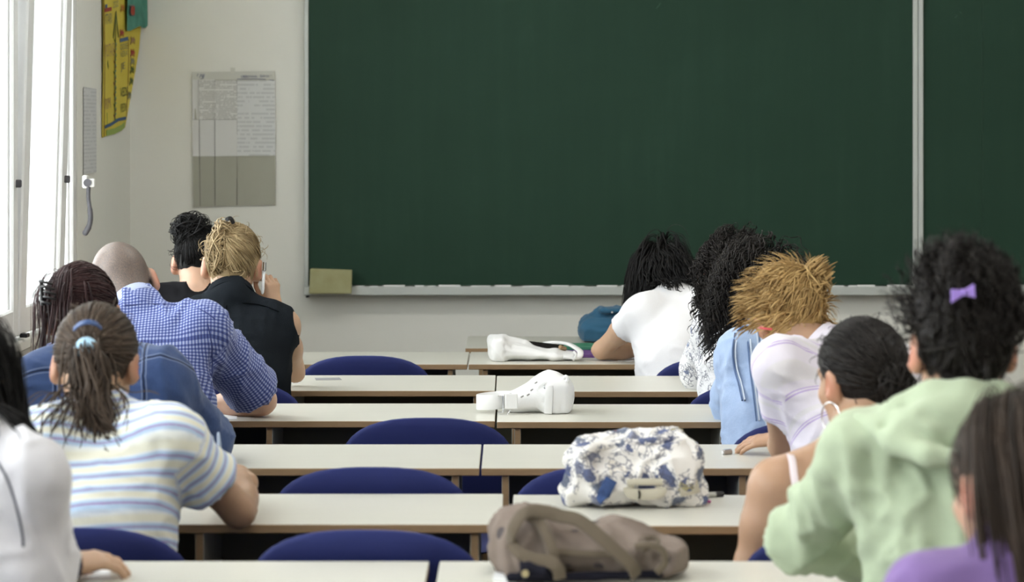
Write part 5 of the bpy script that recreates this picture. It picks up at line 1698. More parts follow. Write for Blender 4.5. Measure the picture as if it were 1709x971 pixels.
mb_ = MB(); mb_.ribbon(catmull([PX(-5, 770, 4.335), PX(12, 800, 4.335), PX(28, 850, 4.34), PX(38, 900, 4.35), PX(36, 945, 4.37)], 5), 0.004, 0.003, (0.2, -1, 0.1)); mb_.build('piping', navy, p.o, smooth=True)
h = Hair(p, 16, 0.008); h.cap(shade=0.2, ears=False)
h.gather(rel(p, 0, 0.02, -0.09), 260, w=0.0048)
D = h.scalp_dirs(420, -0.5); rts = h.L(HEAD_C + D * h.rad)
h.march(rts, np.tile((0.0, -0.3, -0.8), (len(rts), 1)), 18, 0.014, cols=shoulders_of(p, 0.016), w=0.005, wave=0.005)
h.build(HM['black'])
pen = MB(); a, b = PX(137, 946, 4.74), PX(172, 957, 4.80)
pen.tube([a + np.array([-0.05, -0.03, 0.035]), a, b * 0.9 + a * 0.1, b], [0.004, 0.0045, 0.0045, 0.001], 8)
pno = pen.build('pen', plain('navy_pen', (0.010, 0.012, 0.035), 0.3, 0.5), origin=a, smooth=True)
tag(pno, 'dark navy pen in the hand of the white jacket person', 'pen')

# ---- front row right: white T-shirt, black wavy hair
wht = fabric('white_cotton', (0.82, 0.82, 0.85), 0.03, bump=0.18)
p = Person(label='girl in a white T-shirt with wavy black hair slumped over the front desk', skinmat=SK['mid'], pel=(1140, 8.68), c7=(1122, 494, 8.88), head=(1108, 470, 8.99), pitch=52, roll=8, yaw=10,
           shL=(1072, 520, 8.78), shR=(1190, 512, 8.80), elL=(1003, 584, 8.96), elR=(1250, 582, 8.98), wrL=(1088, 582, 9.02), wrR=(1165, 580, 9.08), handL=dict(n=(0, 0, 1), curl=0.3),
           cloth_name='white_t_shirt', cloth_mat=wht, sleeve=0.42, flare=0.010, puff=0.008, neck_cut=0.03, arm=0.84, w=0.80, wseed=41, wrinkle=0.0025, hunch=(0, -0.06, 0.05),
           folds=[((1105, 540, 8.65), (1170, 530, 8.62), 0.006, -0.003)])
h = Hair(p, 17, 0.010, 0.03); h.cap(shade=0.2, ears=False)
D = h.scalp_dirs(620, -0.7); rts = h.L(HEAD_C + D * h.rad)
fl = np.stack([(D @ p.A.T)[:, 0] * 0.8, np.full(len(D), -0.05), np.full(len(D), -0.5)], 1)
h.march(rts, fl, 14, 0.011, cols=shoulders_of(p, 0.006), w=0.0050, wave=0.006, curlf=50, stiff=0.7)
D = D[(D @ rel(p, 0.3, -0.3, -0.8)) > 0.2]; rts = h.L(HEAD_C + D * h.rad)
h.march(rts, np.tile((0.45, -0.8, 0.0), (len(rts), 1)), 16, 0.0085, g=(0.3, -0.5, -0.8), cols=shoulders_of(p, 0.008), w=0.0046, wave=0.006, curl=0.004, curlf=70, stiff=0.75, rand=0.3)
h.wisps(40, 0.035)
h.build(HM['black'])

# ---- second row right: floral blouse, big curly hair
p = Person(label='girl in a white floral blouse with a mass of dark curls', skinmat=SK['fair'], pel=(1262, 7.86), c7=(1238, 524, 7.92), head=(1224, 464, 8.02), pitch=32, roll=2,
           shL=(1192, 546, 7.86), shR=(1322, 546, 7.86), elL=(1170, 620, 8.04), elR=(1370, 622, 8.08), wrL=(1196, 520, 8.10), wrR=(1300, 616, 8.20), handL=dict(f=(0.25, -0.05, 0.9), n=(-0.6, -0.6, 0.2), curl=0.4),
           cloth_name='floral_blouse', cloth_mat=m_floral(), sleeve=1.80, flare=0.014, puff=0.012, neck_cut=0.015, arm=0.92, w=0.84, wseed=51, wrinkle=0.004)
h = Hair(p, 18, 0.012, 0.01)
h.cap(shade=0.15, ears=False, bumps=0.006)
D = h.scalp_dirs(600, -0.75); rts = h.L(HEAD_C + D * h.rad * 0.98)
h.march(rts, D @ p.A.T * 0.6 + np.array([0, -0.1, -0.1]), 22, 0.0050, stiff=0.70, w=0.0038, curl=0.006, curlf=260, rand=0.35, head_off=0.004, cols=shoulders_of(p, 0.01), taper=(0.6, 1, 0.6))
D = h.scalp_dirs(260, -0.9); D = D[(D @ rel(p, 0, -0.6, -0.5)) > 0.1]; rts = h.L(HEAD_C + D * h.rad)
h.march(rts, np.tile((0.05, -0.3, -0.8), (len(rts), 1)), 26, 0.0085, stiff=0.75, w=0.0040, curl=0.007, curlf=190, rand=0.3, cols=shoulders_of(p, 0.012), taper=(0.6, 1, 0.5))
h.wisps(140, 0.04)
hair = h.build(HM['soft_black'])
mb_ = MB()
for k in range(4): mb_.tube([PX(1222 + k * 3.4 - (k == 3) * 1, 432 - (k % 2) * 3, 7.885), PX(1222.6 + k * 3.2, 447 - k * 2.5, 7.885)], 0.0022, 6)
mb_.tube([PX(1220, 444, 7.89), PX(1226, 446, 7.885)], 0.003, 6)
mb_.build('hair_comb', M['chrome'], hair, smooth=True)

# ---- third row right: light denim jacket
ld = m_denim('light_denim', (0.24, 0.35, 0.58), (0.47, 0.58, 0.78), [('u', 0.052), ('v', 0.47)], (0.72, 0.78, 0.86))
p = Person(label='person in a light blue denim jacket with long dark curls, partly hidden', skinmat=SK['fair'], pel=(1318, 6.93), c7=(1290, 545, 7.10), head=(1268, 496, 7.24), pitch=40, roll=8,
           shL=(1240, 590, 7.03), shR=(1400, 590, 7.03), elL=(1226, 668, 7.22), elR=(1440, 675, 7.22), wrL=(1290, 676, 7.36), wrR=(1370, 676, 7.38), cloth_name='denim_jacket', cloth_mat=ld, sleeve=1.92, flare=0.012, puff=0.014, neck_cut=0.022, arm=0.95, w=0.92, wseed=61, wrinkle=0.0045, hunch=(0, -0.06, 0.05),
           folds=[((1246, 600, 6.9), (1252, 700, 6.85), 0.010, -0.008), ((1222, 600, 6.98), (1226, 690, 7.1), 0.012, 0.006), ((1285, 550, 6.98), (1300, 700, 6.8), 0.005, 0.003)])
collar(p, ld, 0.042, 0.072, 0.072, 0.008)
m_sm = plain('denim_seam', (0.12, 0.18, 0.33), 0.8, 0.1); m_st = plain('denim_stitching', (0.66, 0.74, 0.86), 0.8, 0.1)
for pts in ([(1245, 541), (1248, 580), (1252, 620), (1257, 660), (1262, 702)], [(1226, 556), (1222, 585), (1225, 615), (1232, 640), (1238, 668)], [(1230, 552), (1240, 545), (1262, 542)]):
    seam(p, pts, 0.0040, m_sm, lift=0.011, thick=0.008)
    seam(p, [(x + 4.5, y) for x, y in pts], 0.0026, m_st, 'stitching', lift=0.011, thick=0.008)
h = Hair(p, 19, 0.014, 0.02); h.cap(shade=0.15, ears=False, bumps=0.005)
D = h.scalp_dirs(420, -0.8); rts = h.L(HEAD_C + D * h.rad)
h.march(rts, D @ p.A.T * 0.6 + np.array([-0.35, -0.25, -0.1]), 22, 0.0085, g=(-0.25, -0.05, -1), stiff=0.78, w=0.0042, curl=0.008, curlf=150, rand=0.25, cols=shoulders_of(p, 0.012))
h.build(HM['soft_black'])

# ---- fourth row right: golden blond hair, pale striped top
pol = m_polo()
p = Person(label='girl with tousled golden blond hair in a pale lilac striped top', skinmat=SK['tan'], pel=(1492, 6.02), c7=(1368, 582, 6.28), head=(1318, 536, 6.36), pitch=40, roll=12, yaw=6, hs=0.96,
           shL=(1298, 604, 6.08), shR=(1494, 616, 6.10), elL=(1306, 747, 6.20), elR=(1540, 745, 6.28), wrL=(1306, 733, 6.42), wrR=(1450, 740, 6.44), handL=dict(f=(-0.72, 0.35, -0.10), n=(0.0, -0.35, 0.93), curl=0.30, thumb=0.2),
           cloth_name='striped_top', cloth_mat=pol, sleeve=0.60, flare=0.008, puff=0.010, neck_cut=0.012, neck_r=0.064, arm=0.84, w=0.82, wseed=71, wrinkle=0.0035, hunch=(0, -0.06, 0.06),
           folds=[((1312, 640, 6.02), (1330, 750, 6.0), 0.010, -0.006), ((1318, 600, 6.02), (1390, 585, 6.0), 0.012, 0.003)])
collar(p, pol, 0.034, 0.071, 0.070, 0.006)
h = Hair(p, 20, 0.012, 0.01); h.cap(shade=0.35, ears=False, bumps=0.005)
tie = rel(p, 0.055, 0.10, -0.02)
h.gather(tie, 820, w=0.0040, lift=0.013, jit=0.16)
D = h.scalp_dirs(330, -0.8); rts = h.L(HEAD_C + D * h.rad)
Dw = D @ p.A.T; fl = np.array([-0.7, -0.2, 0.15]); fl = fl - Dw * (Dw @ fl)[:, None] + Dw * 0.10
h.march(rts, fl, 9, 0.0066, g=(-0.30, 0.12, -0.55), stiff=0.86, w=0.0030, wave=0.004, curlf=60, rand=0.22, taper=(0.6, 1.0, 0.1), cols=shoulders_of(p, 0.01))
h.bun(rel(p, 0.048, 0.092, -0.035), (0.030, 0.028, 0.034), 90, w=0.005, mess=0.35)
n = 110
rts = p.P['head'] + p.A @ (rel(p, 0.050, 0.10, -0.03) * p.hs) + h.rg.normal(scale=0.010, size=(n, 3))
h.march(rts, np.stack([h.rg.uniform(-0.35, 0.25, n), h.rg.uniform(-0.3, 0.1, n), np.ones(n)], 1), 8, 0.0065, g=(0.5, -0.1, 0.1), stiff=0.80, w=0.0056, rand=0.12, taper=(1.0, 1.0, 0.25))
h.wisps(160, 0.05)
hair = h.build(HM['ginger'])
nd = unit(p.P['head'] + p.A @ np.array([0, -0.03, -0.06]) - p.P['c7'])
mb_ = MB(); mb_.ribbon(catmull([PX(1268, 547, 6.20), PX(1278, 548.5, 6.19), PX(1288, 549.5, 6.19)], 4), 0.005, 0.003, (0, -1, 0.2)); mb_.build('hair_band', plain('red_band', (0.55, 0.07, 0.08), 0.4, 0.4), hair, smooth=True)
ringtube(p, 'bracelet', p.P['wrR'] * 0.9 + p.P['elR'] * 0.1, head_frame(0, 60, 0), 0.033, 0.033, 0.004, pm)

# ---- fifth row right: low bun, hoop earring, white camisole
p = Person(label='girl with a low dark bun, hoop earring and bare shoulders in a white camisole', skinmat=SK['tan'], pel=(1420, 5.14), c7=(1424, 724, 5.24), head=(1436, 634, 5.31), pitch=8, yaw=30, roll=2, hs=0.98,
           shL=(1296, 808, 5.16), shR=(1536, 806, 5.14), elL=(1256, 945, 5.16), elR=(1580, 950, 5.16), wrL=(1330, 985, 5.36), wrR=(1500, 985, 5.36), cloth_name='camisole', cloth_mat=fabric('white_camisole_jersey', (0.80, 0.79, 0.86), 0.04),
           armless=0.50, stand=0, neck_cut=-0.13, neck_r=0.135, arm=1.0, w=0.92, wseed=81)
for pts in ([PX(1318, 757, 5.18), PX(1322, 770, 5.10), PX(1325, 795, 5.055), PX(1331, 830, 5.03), PX(1336, 860, 5.02)], [PX(1497, 757, 5.18), PX(1495, 775, 5.10), PX(1490, 800, 5.05), PX(1484, 850, 5.02)]):
    mb_ = MB(); mb_.ribbon(catmull(pts, 5), 0.014, 0.003, (0, -1, 0.5)); mb_.build('strap', fabric('strap_satin', (0.72, 0.64, 0.68), 0.05), p.cl, smooth=True)
h = Hair(p, 22, 0.007); h.cap(shade=0.3)
bl = rel(p, 0.052, 0.002, -0.085)
h.gather(bl - HEAD_C, 760, w=0.0046, jit=0.06)
h.bun(bl * 1.10, (0.036, 0.030, 0.040), 110, w=0.005, mess=0.08)
h.wisps(60, 0.03)
h.build(HM['soft_black'])
ec = p.P['head'] + p.A @ np.array([-0.088, -0.006, -0.068]) * p.hs
ringtube(p, 'hoop_earring', ec, p.A @ roty(math.radians(90)) @ rotx(math.radians(0)), 0.030, 0.030, 0.0015, M['chrome'])

# ---- sixth row right: green hoodie, curly updo with a lilac bow
grn = fabric('pale_green_jersey', (0.43, 0.51, 0.36), 0.05, bigb=0.35, bump=0.4)
p = Person(label='person in a pale green hoodie with a dark curly updo and lilac bow', skinmat=SK['fair'], pel=(1610, 4.38), c7=(1612, 692, 4.42), head=(1604, 582, 4.46), pitch=2, yaw=6, hs=1.0,
           shL=(1448, 752, 4.40), shR=(1776, 752, 4.40), elL=(1335, 895, 4.54), elR=(1880, 900, 4.56), wrL=(1455, 938, 4.64), wrR=(1760, 940, 4.66), cloth_name='hoodie', cloth_mat=grn, sleeve=1.95, flare=0.005, puff=0.010, neck_cut=0.012, neck_r=0.064, arm=0.84, w=0.93, wseed=91, wrinkle=0.009,
           folds=[((1470, 770, 4.3), (1560, 800, 4.2), 0.014, 0.006), ((1465, 800, 4.32), (1580, 860, 4.2), 0.016, 0.007), ((1460, 850, 4.3), (1600, 900, 4.2), 0.016, 0.006), ((1350, 880, 4.44), (1420, 930, 4.5), 0.012, 0.007), ((1330, 850, 4.44), (1400, 880, 4.44), 0.012, 0.006), ((1452, 760, 4.34), (1462, 860, 4.34), 0.014, -0.012)])
F = Field(p.P['c7'] + np.array([-0.26, -0.24, -0.24]), p.P['c7'] + np.array([0.26, 0.14, 0.07]), 0.006)
F.chain([PX(1522, 690, 4.44), PX(1530, 676, 4.40), PX(1560, 662, 4.345), PX(1612, 657, 4.325), PX(1664, 662, 4.345), PX(1694, 676, 4.40), PX(1702, 690, 4.44)], 0.022, 0.02)
F.chain([PX(1436, 700, 4.385), PX(1490, 736, 4.305), PX(1550, 760, 4.245), PX(1612, 766, 4.232), PX(1674, 760, 4.245), PX(1732, 736, 4.305), PX(1786, 700, 4.385)], 0.015, 0.018)
F.econe(PX(1500, 700, 4.36), PX(1724, 700, 4.36), (0.040, 0.030), (0.040, 0.030), (0, 0, 1.0), 0.04)
F.ell(PX(1612, 716, 4.30), head_frame(0, -14, 0), (0.115, 0.035, 0.052), 0.04)
V, Q = F.mesh(1); N_ = normals(V, Q)
dd = 0.003 * waves(V, 5, (1.0, 1, 0.8), 10, 14, 50)
for a, b, wd, am in (((1470, 705, 4.32), (1560, 745, 4.25), 0.010, -0.010), ((1500, 690, 4.32), (1600, 740, 4.22), 0.010, 0.006), ((1740, 700, 4.32), (1660, 745, 4.25), 0.010, -0.008), ((1545, 690, 4.27), (1612, 715, 4.24), 0.012, -0.006)):
    d, t = segdist(V, PX(*a), PX(*b)); dd += am * np.exp(-(d / wd) ** 2)
obj_np('hood', V + N_ * dd[:, None], Q, grn, p.o)
h = Hair(p, 23, 0.010, -0.004)
h.cap(shade=0.2, bumps=0.007)
h.gather(rel(p, 0.0, 0.06, -0.09), 480, w=0.0048, lift=0.006, jit=0.25)
D = h.scalp_dirs(520, -0.35); rts = h.L(HEAD_C + D * h.rad * 0.98)
h.march(rts, D @ p.A.T * -0.10 + np.array([0, 0, 0.35]), 18, 0.0046, g=(0, 0.05, 0.15), stiff=0.80, w=0.0040, curl=0.005, curlf=200, rand=0.5, head_off=-0.006)
h.bun(rel(p, 0.006, 0.082, -0.036), (0.062, 0.052, 0.040), 150, w=0.0048, mess=0.15)
n = 26
rts = h.L(HEAD_C + h.scalp_dirs(400, -0.9)[:n] * h.rad)
D = h.scalp_dirs(300, -0.9); D = D[(D[:, 2] < -0.25)][:16]; rts = h.L(HEAD_C + D * h.rad)
h.march(rts, np.tile((0.1, -0.5, -0.3), (len(rts), 1)), 14, 0.007, stiff=0.75, w=0.0024, curl=0.008, curlf=120, rand=0.4)
h.wisps(90, 0.028)
hair = h.build(HM['soft_black'])
bw = plain('lilac_ribbon', (0.38, 0.25, 0.72), 0.45, 0.4)
bc = PX(1609, 488, 4.322)
for sx, wd, tilt in ((-1, 0.020, -0.006), (1, 0.016, 0.002)):
    mb_ = MB()
    V = []
    for yq in (0.0, 0.008):
        V += [bc + np.array([0, yq, 0.004]), bc + np.array([sx * wd, yq, 0.011 + tilt]), bc + np.array([sx * wd * 1.05, yq - 0.004, -0.010 + tilt]), bc + np.array([0, yq, -0.004])]
    mb_.add(V, [(0, 1, 2, 3), (7, 6, 5, 4), (0, 4, 5, 1), (1, 5, 6, 2), (2, 6, 7, 3), (3, 7, 4, 0)])
    mb_.build('bow_loop', bw, hair)
MB().box(bc - np.array([0.004, 0.004, 0.005]), bc + np.array([0.004, 0.008, 0.005]), 0.002).build('bow_knot', bw, hair)

# ---- nearest right: long brown hair, purple top
p = Person(label='girl with long straight brown hair in a purple top at the lower right corner', skinmat=SK['fair'], pel=(1720, 3.52), c7=(1712, 925, 3.58), head=(1696, 814, 3.64), pitch=10, yaw=26, hs=1.0,
           shL=(1560, 1000, 3.56), shR=(1880, 1000, 3.54), elL=(1500, 1180, 3.66), elR=(1960, 1180, 3.66), wrL=(1580, 1190, 3.82), wrR=(1840, 1190, 3.82), cloth_name='purple_top', cloth_mat=fabric('purple_jersey', (0.235, 0.15, 0.37), 0.08), sleeve=0.9, flare=0.008, puff=0.010, neck_cut=0.01, arm=0.95, w=0.9, wseed=99)
h = Hair(p, 24, 0.009, -0.012); h.cap(shade=0.35, ears=True)
D = h.scalp_dirs(1500, -0.6); D = D[(D[:, 0] > -0.55) | (D[:, 1] < -0.35)][:1000]
loc = HEAD_C + D * h.rad
rts = h.L(loc)
tang = D.copy(); tang[:, 0] = np.sign(D[:, 0]) * 0.35; tang[:, 1] -= 0.9; tang[:, 2] = -0.35
h.march(rts, tang @ p.A.T, 17, 0.0205, avoid=lambda L: (L[..., 0] < -0.030) & (L[..., 1] > -0.030) & (L[..., 2] < 0.045), g=(0.10, -0.16, -1), stiff=0.72, w=0.0046, wave=0.003, curlf=20, rand=0.10, head_off=0.0, cols=shoulders_of(p, 0.012)[1:-2])
h.gather((0, -0.6, -0.8), 420, w=0.005, jit=0.30)
h.build(HM['long_brown'])

# =================================================================== BAGS AND SMALL THINGS
def body_np(name, F, mat, parent=None, origin=None, seed=1, wr=0.0, lo=20, hi=70, smooth=1, folds=(), scale=(1, 1, 1)):
    V, Q = F.mesh(smooth)
    if wr or folds:
        N = normals(V, Q)
        w1 = waves(V, seed, scale, 10, lo, hi); w2 = waves(V, seed + 7, scale, 8, lo * 1.5, hi * 1.6)
        dd = wr * (0.6 * w1 + 1.5 * (np.clip(1 - 1.2 * np.abs(w2), 0, 1) ** 2 - 0.3))
        for a, b, wd, am in folds:
            d, t = segdist(V, a, b); dd = dd + am * np.exp(-(d / wd) ** 2)
        V = V + N * dd[:, None]
        if origin is not None: V[:, 2] = np.maximum(V[:, 2], origin[2] + 0.0005)
    return obj_np(name, V, Q, mat, parent, origin=origin)
I3 = np.eye(3)
wl_ = plain('white_leather', (0.80, 0.80, 0.80), 0.38, 0.45, var=0.03, bump=0.12, bscale=260)
wl2 = plain('white_leather_strap', (0.82, 0.82, 0.82), 0.35, 0.45, var=0.02)
dark = plain('dark_lining', (0.012, 0.011, 0.010), 0.9, 0.1)

# flat white shoulder bag on the front desk
Z = 8.98
B = lambda x, y, dz=0.0: PX(x, y, Z + dz)
base = B(890, 601); base[2] = DH
F = Field(B(800, 545) - np.array([0, 0.16, 0]) * 1 - np.array([0, 0, 0.12]), B(985, 545) + np.array([0, 0.2, 0.02]), 0.0042)
F.box(B(828, 581, 0.02), rotz(0.10), (0.024, 0.085, 0.040), 0.016, 0.02)
F.cone(B(840, 573, 0.02), B(872, 577, 0.03), 0.026, 0.018, 0.03)
F.econe(B(835, 584, 0.02), B(925, 592, 0.02), (0.085, 0.034), (0.075, 0.017), (0, 1, 0), 0.03)
F.econe(B(925, 592, 0.02), B(955, 593, 0.02), (0.075, 0.017), (0.06, 0.013), (0, 1, 0), 0.02)
F.econe(B(880, 577, 0.07), B(935, 576, 0.06), (0.020, 0.010), (0.020, 0.010), (0, 1, 0), 0.012, 's')
F.half((0, 0, DH + 0.001), (0, 0, -1.0))
bg1 = body_np('shoulder_bag', F, wl_, None, base, 3, 0.0022, 18, 60, folds=[(B(842, 590, -0.07), B(965, 594, -0.06), 0.006, -0.006), (B(836, 570, -0.03), B(925, 585, -0.05), 0.008, 0.004), (B(842, 576, -0.06), B(846, 600, -0.06), 0.006, -0.005)])
tag(bg1, 'flat white leather shoulder bag lying on the front desk', 'bag')
mb_ = MB(); mb_.ribbon(catmull([B(878, 574, 0.04), B(900, 576.5, 0.05), B(925, 579.5, 0.05), B(940, 581, 0.05)], 5), 0.026, 0.004, (0, -0.75, 0.65)); mb_.build('opening', dark, bg1, smooth=True)
mb_ = MB(); mb_.ribbon(catmull([B(905, 573.5, 0.10), B(922, 571, 0.09), B(945, 573, 0.06), B(960, 580, 0.02), B(968, 587, -0.02), B(966, 595, -0.05), B(957, 597, -0.065), B(940, 595, -0.07)], 5), 0.020, 0.007, [np.array((0.1, -0.3, 1.0))] * 36); mb_.build('handle', wl2, bg1, smooth=True)
mb_ = MB(); mb_.tube(catmull([B(957, 586, -0.072), B(961, 592, -0.075), B(956, 601, -0.07)], 4), 0.004, 6); mb_.build('handle_loop', wl2, bg1, smooth=True)
mb_ = MB(); mb_.tube(ring_pts(B(833, 588, -0.062), I3 @ rotx(math.radians(88)), 0.024, 0.022, 0, 2 * math.pi, 24), 0.0022, 6); mb_.build('end_piping', wl2, bg1, smooth=True)
mb_ = MB(); mb_.tube([B(934, 579, 0.0), B(943, 582, 0.02)], 0.007, 8); mb_.build('zip_stop', plain('tan_leather', (0.30, 0.19, 0.10), 0.6), bg1, smooth=True)

# upright white handbag with belt on the third desk
Z = 7.36
base = B(895, 692); base[2] = DH
F = Field(B(830, 610) - np.array([0, 0.10, 0.14]), B(965, 610) + np.array([0, 0.20, 0.02]), 0.0042)
F.econe(B(930, 664, 0.04), B(917, 640, 0.05), (0.062, 0.038), (0.050, 0.030), (0, 1, 0), 0.02)
F.box(B(929, 662, 0.04), rotz(0.0), (0.036, 0.070, 0.048), 0.020, 0.02)
F.econe(B(922, 655, 0.04), B(862, 673, 0.04), (0.062, 0.050), (0.050, 0.028), (0, 1, 0), 0.03)
F.econe(B(912, 645, 0.05), B(852, 668, 0.05), (0.045, 0.030), (0.045, 0.017), (0, 1, 0), 0.03)
F.cone(B(905, 636, 0.0), B(925, 631, 0.02), 0.012, 0.012, 0.02)
F.half((0, 0, DH + 0.001), (0, 0, -1.0))
bg2 = body_np('handbag', F, wl_, None, base, 9, 0.0016, 18, 60, folds=[(B(865, 668, -0.03), B(905, 674, -0.03), 0.005, -0.004), (B(905, 674, -0.03), B(917, 655, -0.03), 0.006, -0.003), (B(880, 655, -0.02), B(918, 634, -0.01), 0.006, 0.004), (B(938, 640, -0.02), B(936, 690, -0.03), 0.005, -0.003)])
tag(bg2, 'upright white leather handbag with a belt loop on the third desk', 'bag')
mb_ = MB(); mb_.ribbon(catmull([B(916, 644, -0.030), B(916, 655, -0.036), B(915, 672, -0.037), B(914, 690, -0.034)], 5), 0.021, 0.006, (0, -1, 0.1)); mb_.build('side_strap', wl2, bg2, smooth=True)
mb_ = MB(); mb_.tube(ring_pts(B(916, 645, -0.024), rotx(math.radians(80)), 0.014, 0.008, 0, 2 * math.pi, 20), 0.0024, 6); mb_.build('strap_ring', M['chrome'], bg2, smooth=True)
mb_ = MB()
loop = []
for a in np.linspace(0.2, 2 * math.pi - 0.5, 30):
    loop.append(B(826, 668, 0.015) + np.array([0.050 * math.cos(a), 0.045 * math.sin(a), 0.004 * math.cos(a)]))
mb_.ribbon(loop, 0.040, 0.004, [np.array((math.cos(a), math.sin(a), 0)) for a in np.linspace(0.2, 2 * math.pi - 0.5, 30)]); mb_.build('belt_loop', wl2, bg2, smooth=True)
mb_ = MB(); bx0 = B(850, 669, -0.045); mb_.box(bx0 + np.array([-0.012, -0.003, -0.022]), bx0 + np.array([0.022, 0.003, 0.020]), 0.002); mb_.build('buckle_plate', wl2, bg2)
mb_ = MB(); bx0 = B(833, 672, -0.040); mb_.tube([bx0 + np.array([-0.004, 0, -0.026]), bx0 + np.array([0.010, 0, -0.026]), bx0 + np.array([0.010, 0, 0.020]), bx0 + np.array([-0.004, 0, 0.020])], 0.003, 6); mb_.build('buckle_frame', M['chrome'], bg2, smooth=True)
for x, y in ((885, 652), (879, 660), (869, 663), (892, 640)):
    mb_ = MB(); mb_.tube([B(x, y, -0.035), B(x + 4, y - 2.5, -0.03)], 0.0022, 6); mb_.build('eyelet', M['chrome'], bg2, smooth=True)
mb_ = MB(); mb_.tube(catmull([B(938, 634, 0.0), B(944, 628, -0.01), B(947, 634, -0.012), B(942, 638, -0.01)], 4), 0.005, 8); mb_.build('toggle', wl2, bg2, smooth=True)
mb_ = MB(); mb_.tube([B(852, 684, -0.04), B(847, 690, -0.045), B(847, 692, -0.045)], 0.0015, 6); mb_.build('cord_end', wl2, bg2, smooth=True)

# floral backpack on the fifth desk
def m_backpack():
    t = NT('floral_canvas'); o = t.obj()
    c = floral_color(t, o, 24.0, (0.78, 0.76, 0.74), [(0.0, (0.055, 0.085, 0.22)), (0.36, (0.78, 0.76, 0.76)), (0.50, (0.18, 0.20, 0.30)), (0.60, (0.34, 0.09, 0.10)), (0.68, (0.70, 0.66, 0.60)), (0.78, (0.10, 0.13, 0.20)), (0.93, (0.34, 0.30, 0.14))], 0.66, 1.1)
    t.bump(t.noise(o, 40, 3), 0.35, 0.008)
    return t.done(c, 0.85, 0.2)
fl = m_backpack()
cream = fabric('cream_canvas', (0.50, 0.47, 0.38), 0.08)
Z = 5.62
base = B(1055, 836); base[2] = DH
F = Field(B(925, 715) - np.array([0, 0.15, 0.17]), B(1190, 715) + np.array([0, 0.17, 0.03]), 0.0048)
F.box(B(1056, 795), rotz(0.02), (0.128, 0.085, 0.052), 0.038, 0.03)
F.econe(B(985, 768), B(1125, 762), (0.075, 0.050), (0.075, 0.055), (0, 1, 0), 0.04)
F.econe(B(1000, 748, 0.02), B(1120, 742, 0.02), (0.055, 0.016), (0.055, 0.022), (0, 1, 0), 0.02)
F.cone(B(965, 810, -0.04), B(955, 828, -0.03), 0.030, 0.026, 0.03)
F.cone(B(1150, 800, -0.02), B(1158, 828, -0.02), 0.030, 0.026, 0.03)
F.cone(B(1003, 764, -0.088), B(1100, 768, -0.09), 0.020, 0.016, 0.012, 's')
F.cone(B(1100, 763, -0.09), B(1130, 762, -0.085), 0.010, 0.008, 0.012, 's')
F.half((0, 0, DH + 0.001), (0, 0, -1.0))
bp = body_np('backpack', F, fl, None, base, 12, 0.0070, 22, 75, folds=[(B(960, 760, -0.05), B(1000, 775, -0.08), 0.010, -0.010), (B(1010, 775, -0.09), B(1110, 770, -0.09), 0.007, -0.010), (B(1120, 765, -0.08), B(1160, 770, -0.06), 0.010, 0.010), (B(985, 790, -0.09), B(1000, 835, -0.09), 0.010, 0.012), (B(960, 790, -0.07), B(990, 815, -0.09), 0.008, -0.008)])
tag(bp, 'white floral canvas backpack lying on the fifth desk', 'backpack')
mb_ = MB(); mb_.ribbon(catmull([B(1046, 806, -0.092), B(1060, 804, -0.094), B(1085, 804, -0.094), B(1105, 804, -0.092)], 4), 0.014, 0.006, (0, -1, 0.15)); mb_.build('pocket_flap', cream, bp, smooth=True)
mb_ = MB(); mb_.ribbon(catmull([B(1048, 812, -0.090), B(1055, 824, -0.093), B(1098, 823, -0.093), B(1104, 812, -0.091)], 4), 0.022, 0.005, (0, -1, 0.1)); mb_.build('front_pocket', cream, bp, smooth=True)
mb_ = MB(); mb_.ribbon(catmull([B(1134, 815, -0.083), B(1150, 812, -0.075), B(1164, 808, -0.06)], 4), 0.034, 0.005, (0.1, -1, 0.1)); mb_.build('side_pocket', cream, bp, smooth=True)
mb_ = MB(); mb_.ribbon(catmull([B(1020, 800, -0.094), B(1012, 815, -0.100), B(1006, 829, -0.098), B(1009, 834, -0.10)], 4), 0.026, 0.006, (0, -1, 0.2)); mb_.build('strap', plain('navy_patterned_strap', (0.045, 0.08, 0.20), 0.8, 0.2, var=0.9, vscale=60), bp, smooth=True)
mb_ = MB(); mb_.tube(catmull([B(968, 762, -0.085), B(985, 748, -0.09), B(1010, 744, -0.06), B(1050, 741, -0.05), B(1095, 735, -0.05), B(1130, 732, -0.04), B(1155, 742, -0.05), B(1162, 765, -0.06)], 6), 0.009, 8); mb_.build('zip_welt', fl, bp, smooth=True)
mb_ = MB(); mb_.tube(catmull([B(1066, 818, -0.097), B(1067, 826, -0.098), B(1066, 832, -0.097)], 3), 0.0022, 6); mb_.build('zip_pull', M['black_metal'], bp, smooth=True)

# brown canvas bag on the nearest desk
cv = NT('brown_canvas'); o_ = cv.obj()
cc = cv.mix(cv.noise(o_, 12, 4), (0.16, 0.125, 0.105), (0.27, 0.22, 0.19))
spot = cv.math('LESS_THAN', cv.voro(o_, 16.0), 0.21)
cc = cv.mix(cv.math('MULTIPLY', spot, 0.75), cc, (0.045, 0.045, 0.055))
cv.bump(cv.noise(o_, 30, 3), 0.4, 0.01)
brn = cv.done(cc, 0.9, 0.15)
brn2 = fabric('brown_webbing', (0.125, 0.10, 0.072), 0.12)
Z = 4.72
base = B(980, 962); base[2] = DH
F = Field(B(805, 835) - np.array([0, 0.15, 0.17]), B(1160, 835) + np.array([0, 0.20, 0.03]), 0.005)
F.box(B(862, 915, 0.03), rotz(0.15), (0.036, 0.09, 0.048), 0.028, 0.03)
F.cone(B(862, 880, 0.02), B(930, 893, 0.05), 0.036, 0.040, 0.04)
F.econe(B(880, 905, 0.03), B(1040, 915, 0.05), (0.10, 0.050), (0.10, 0.045), (0, 1, 0), 0.04)
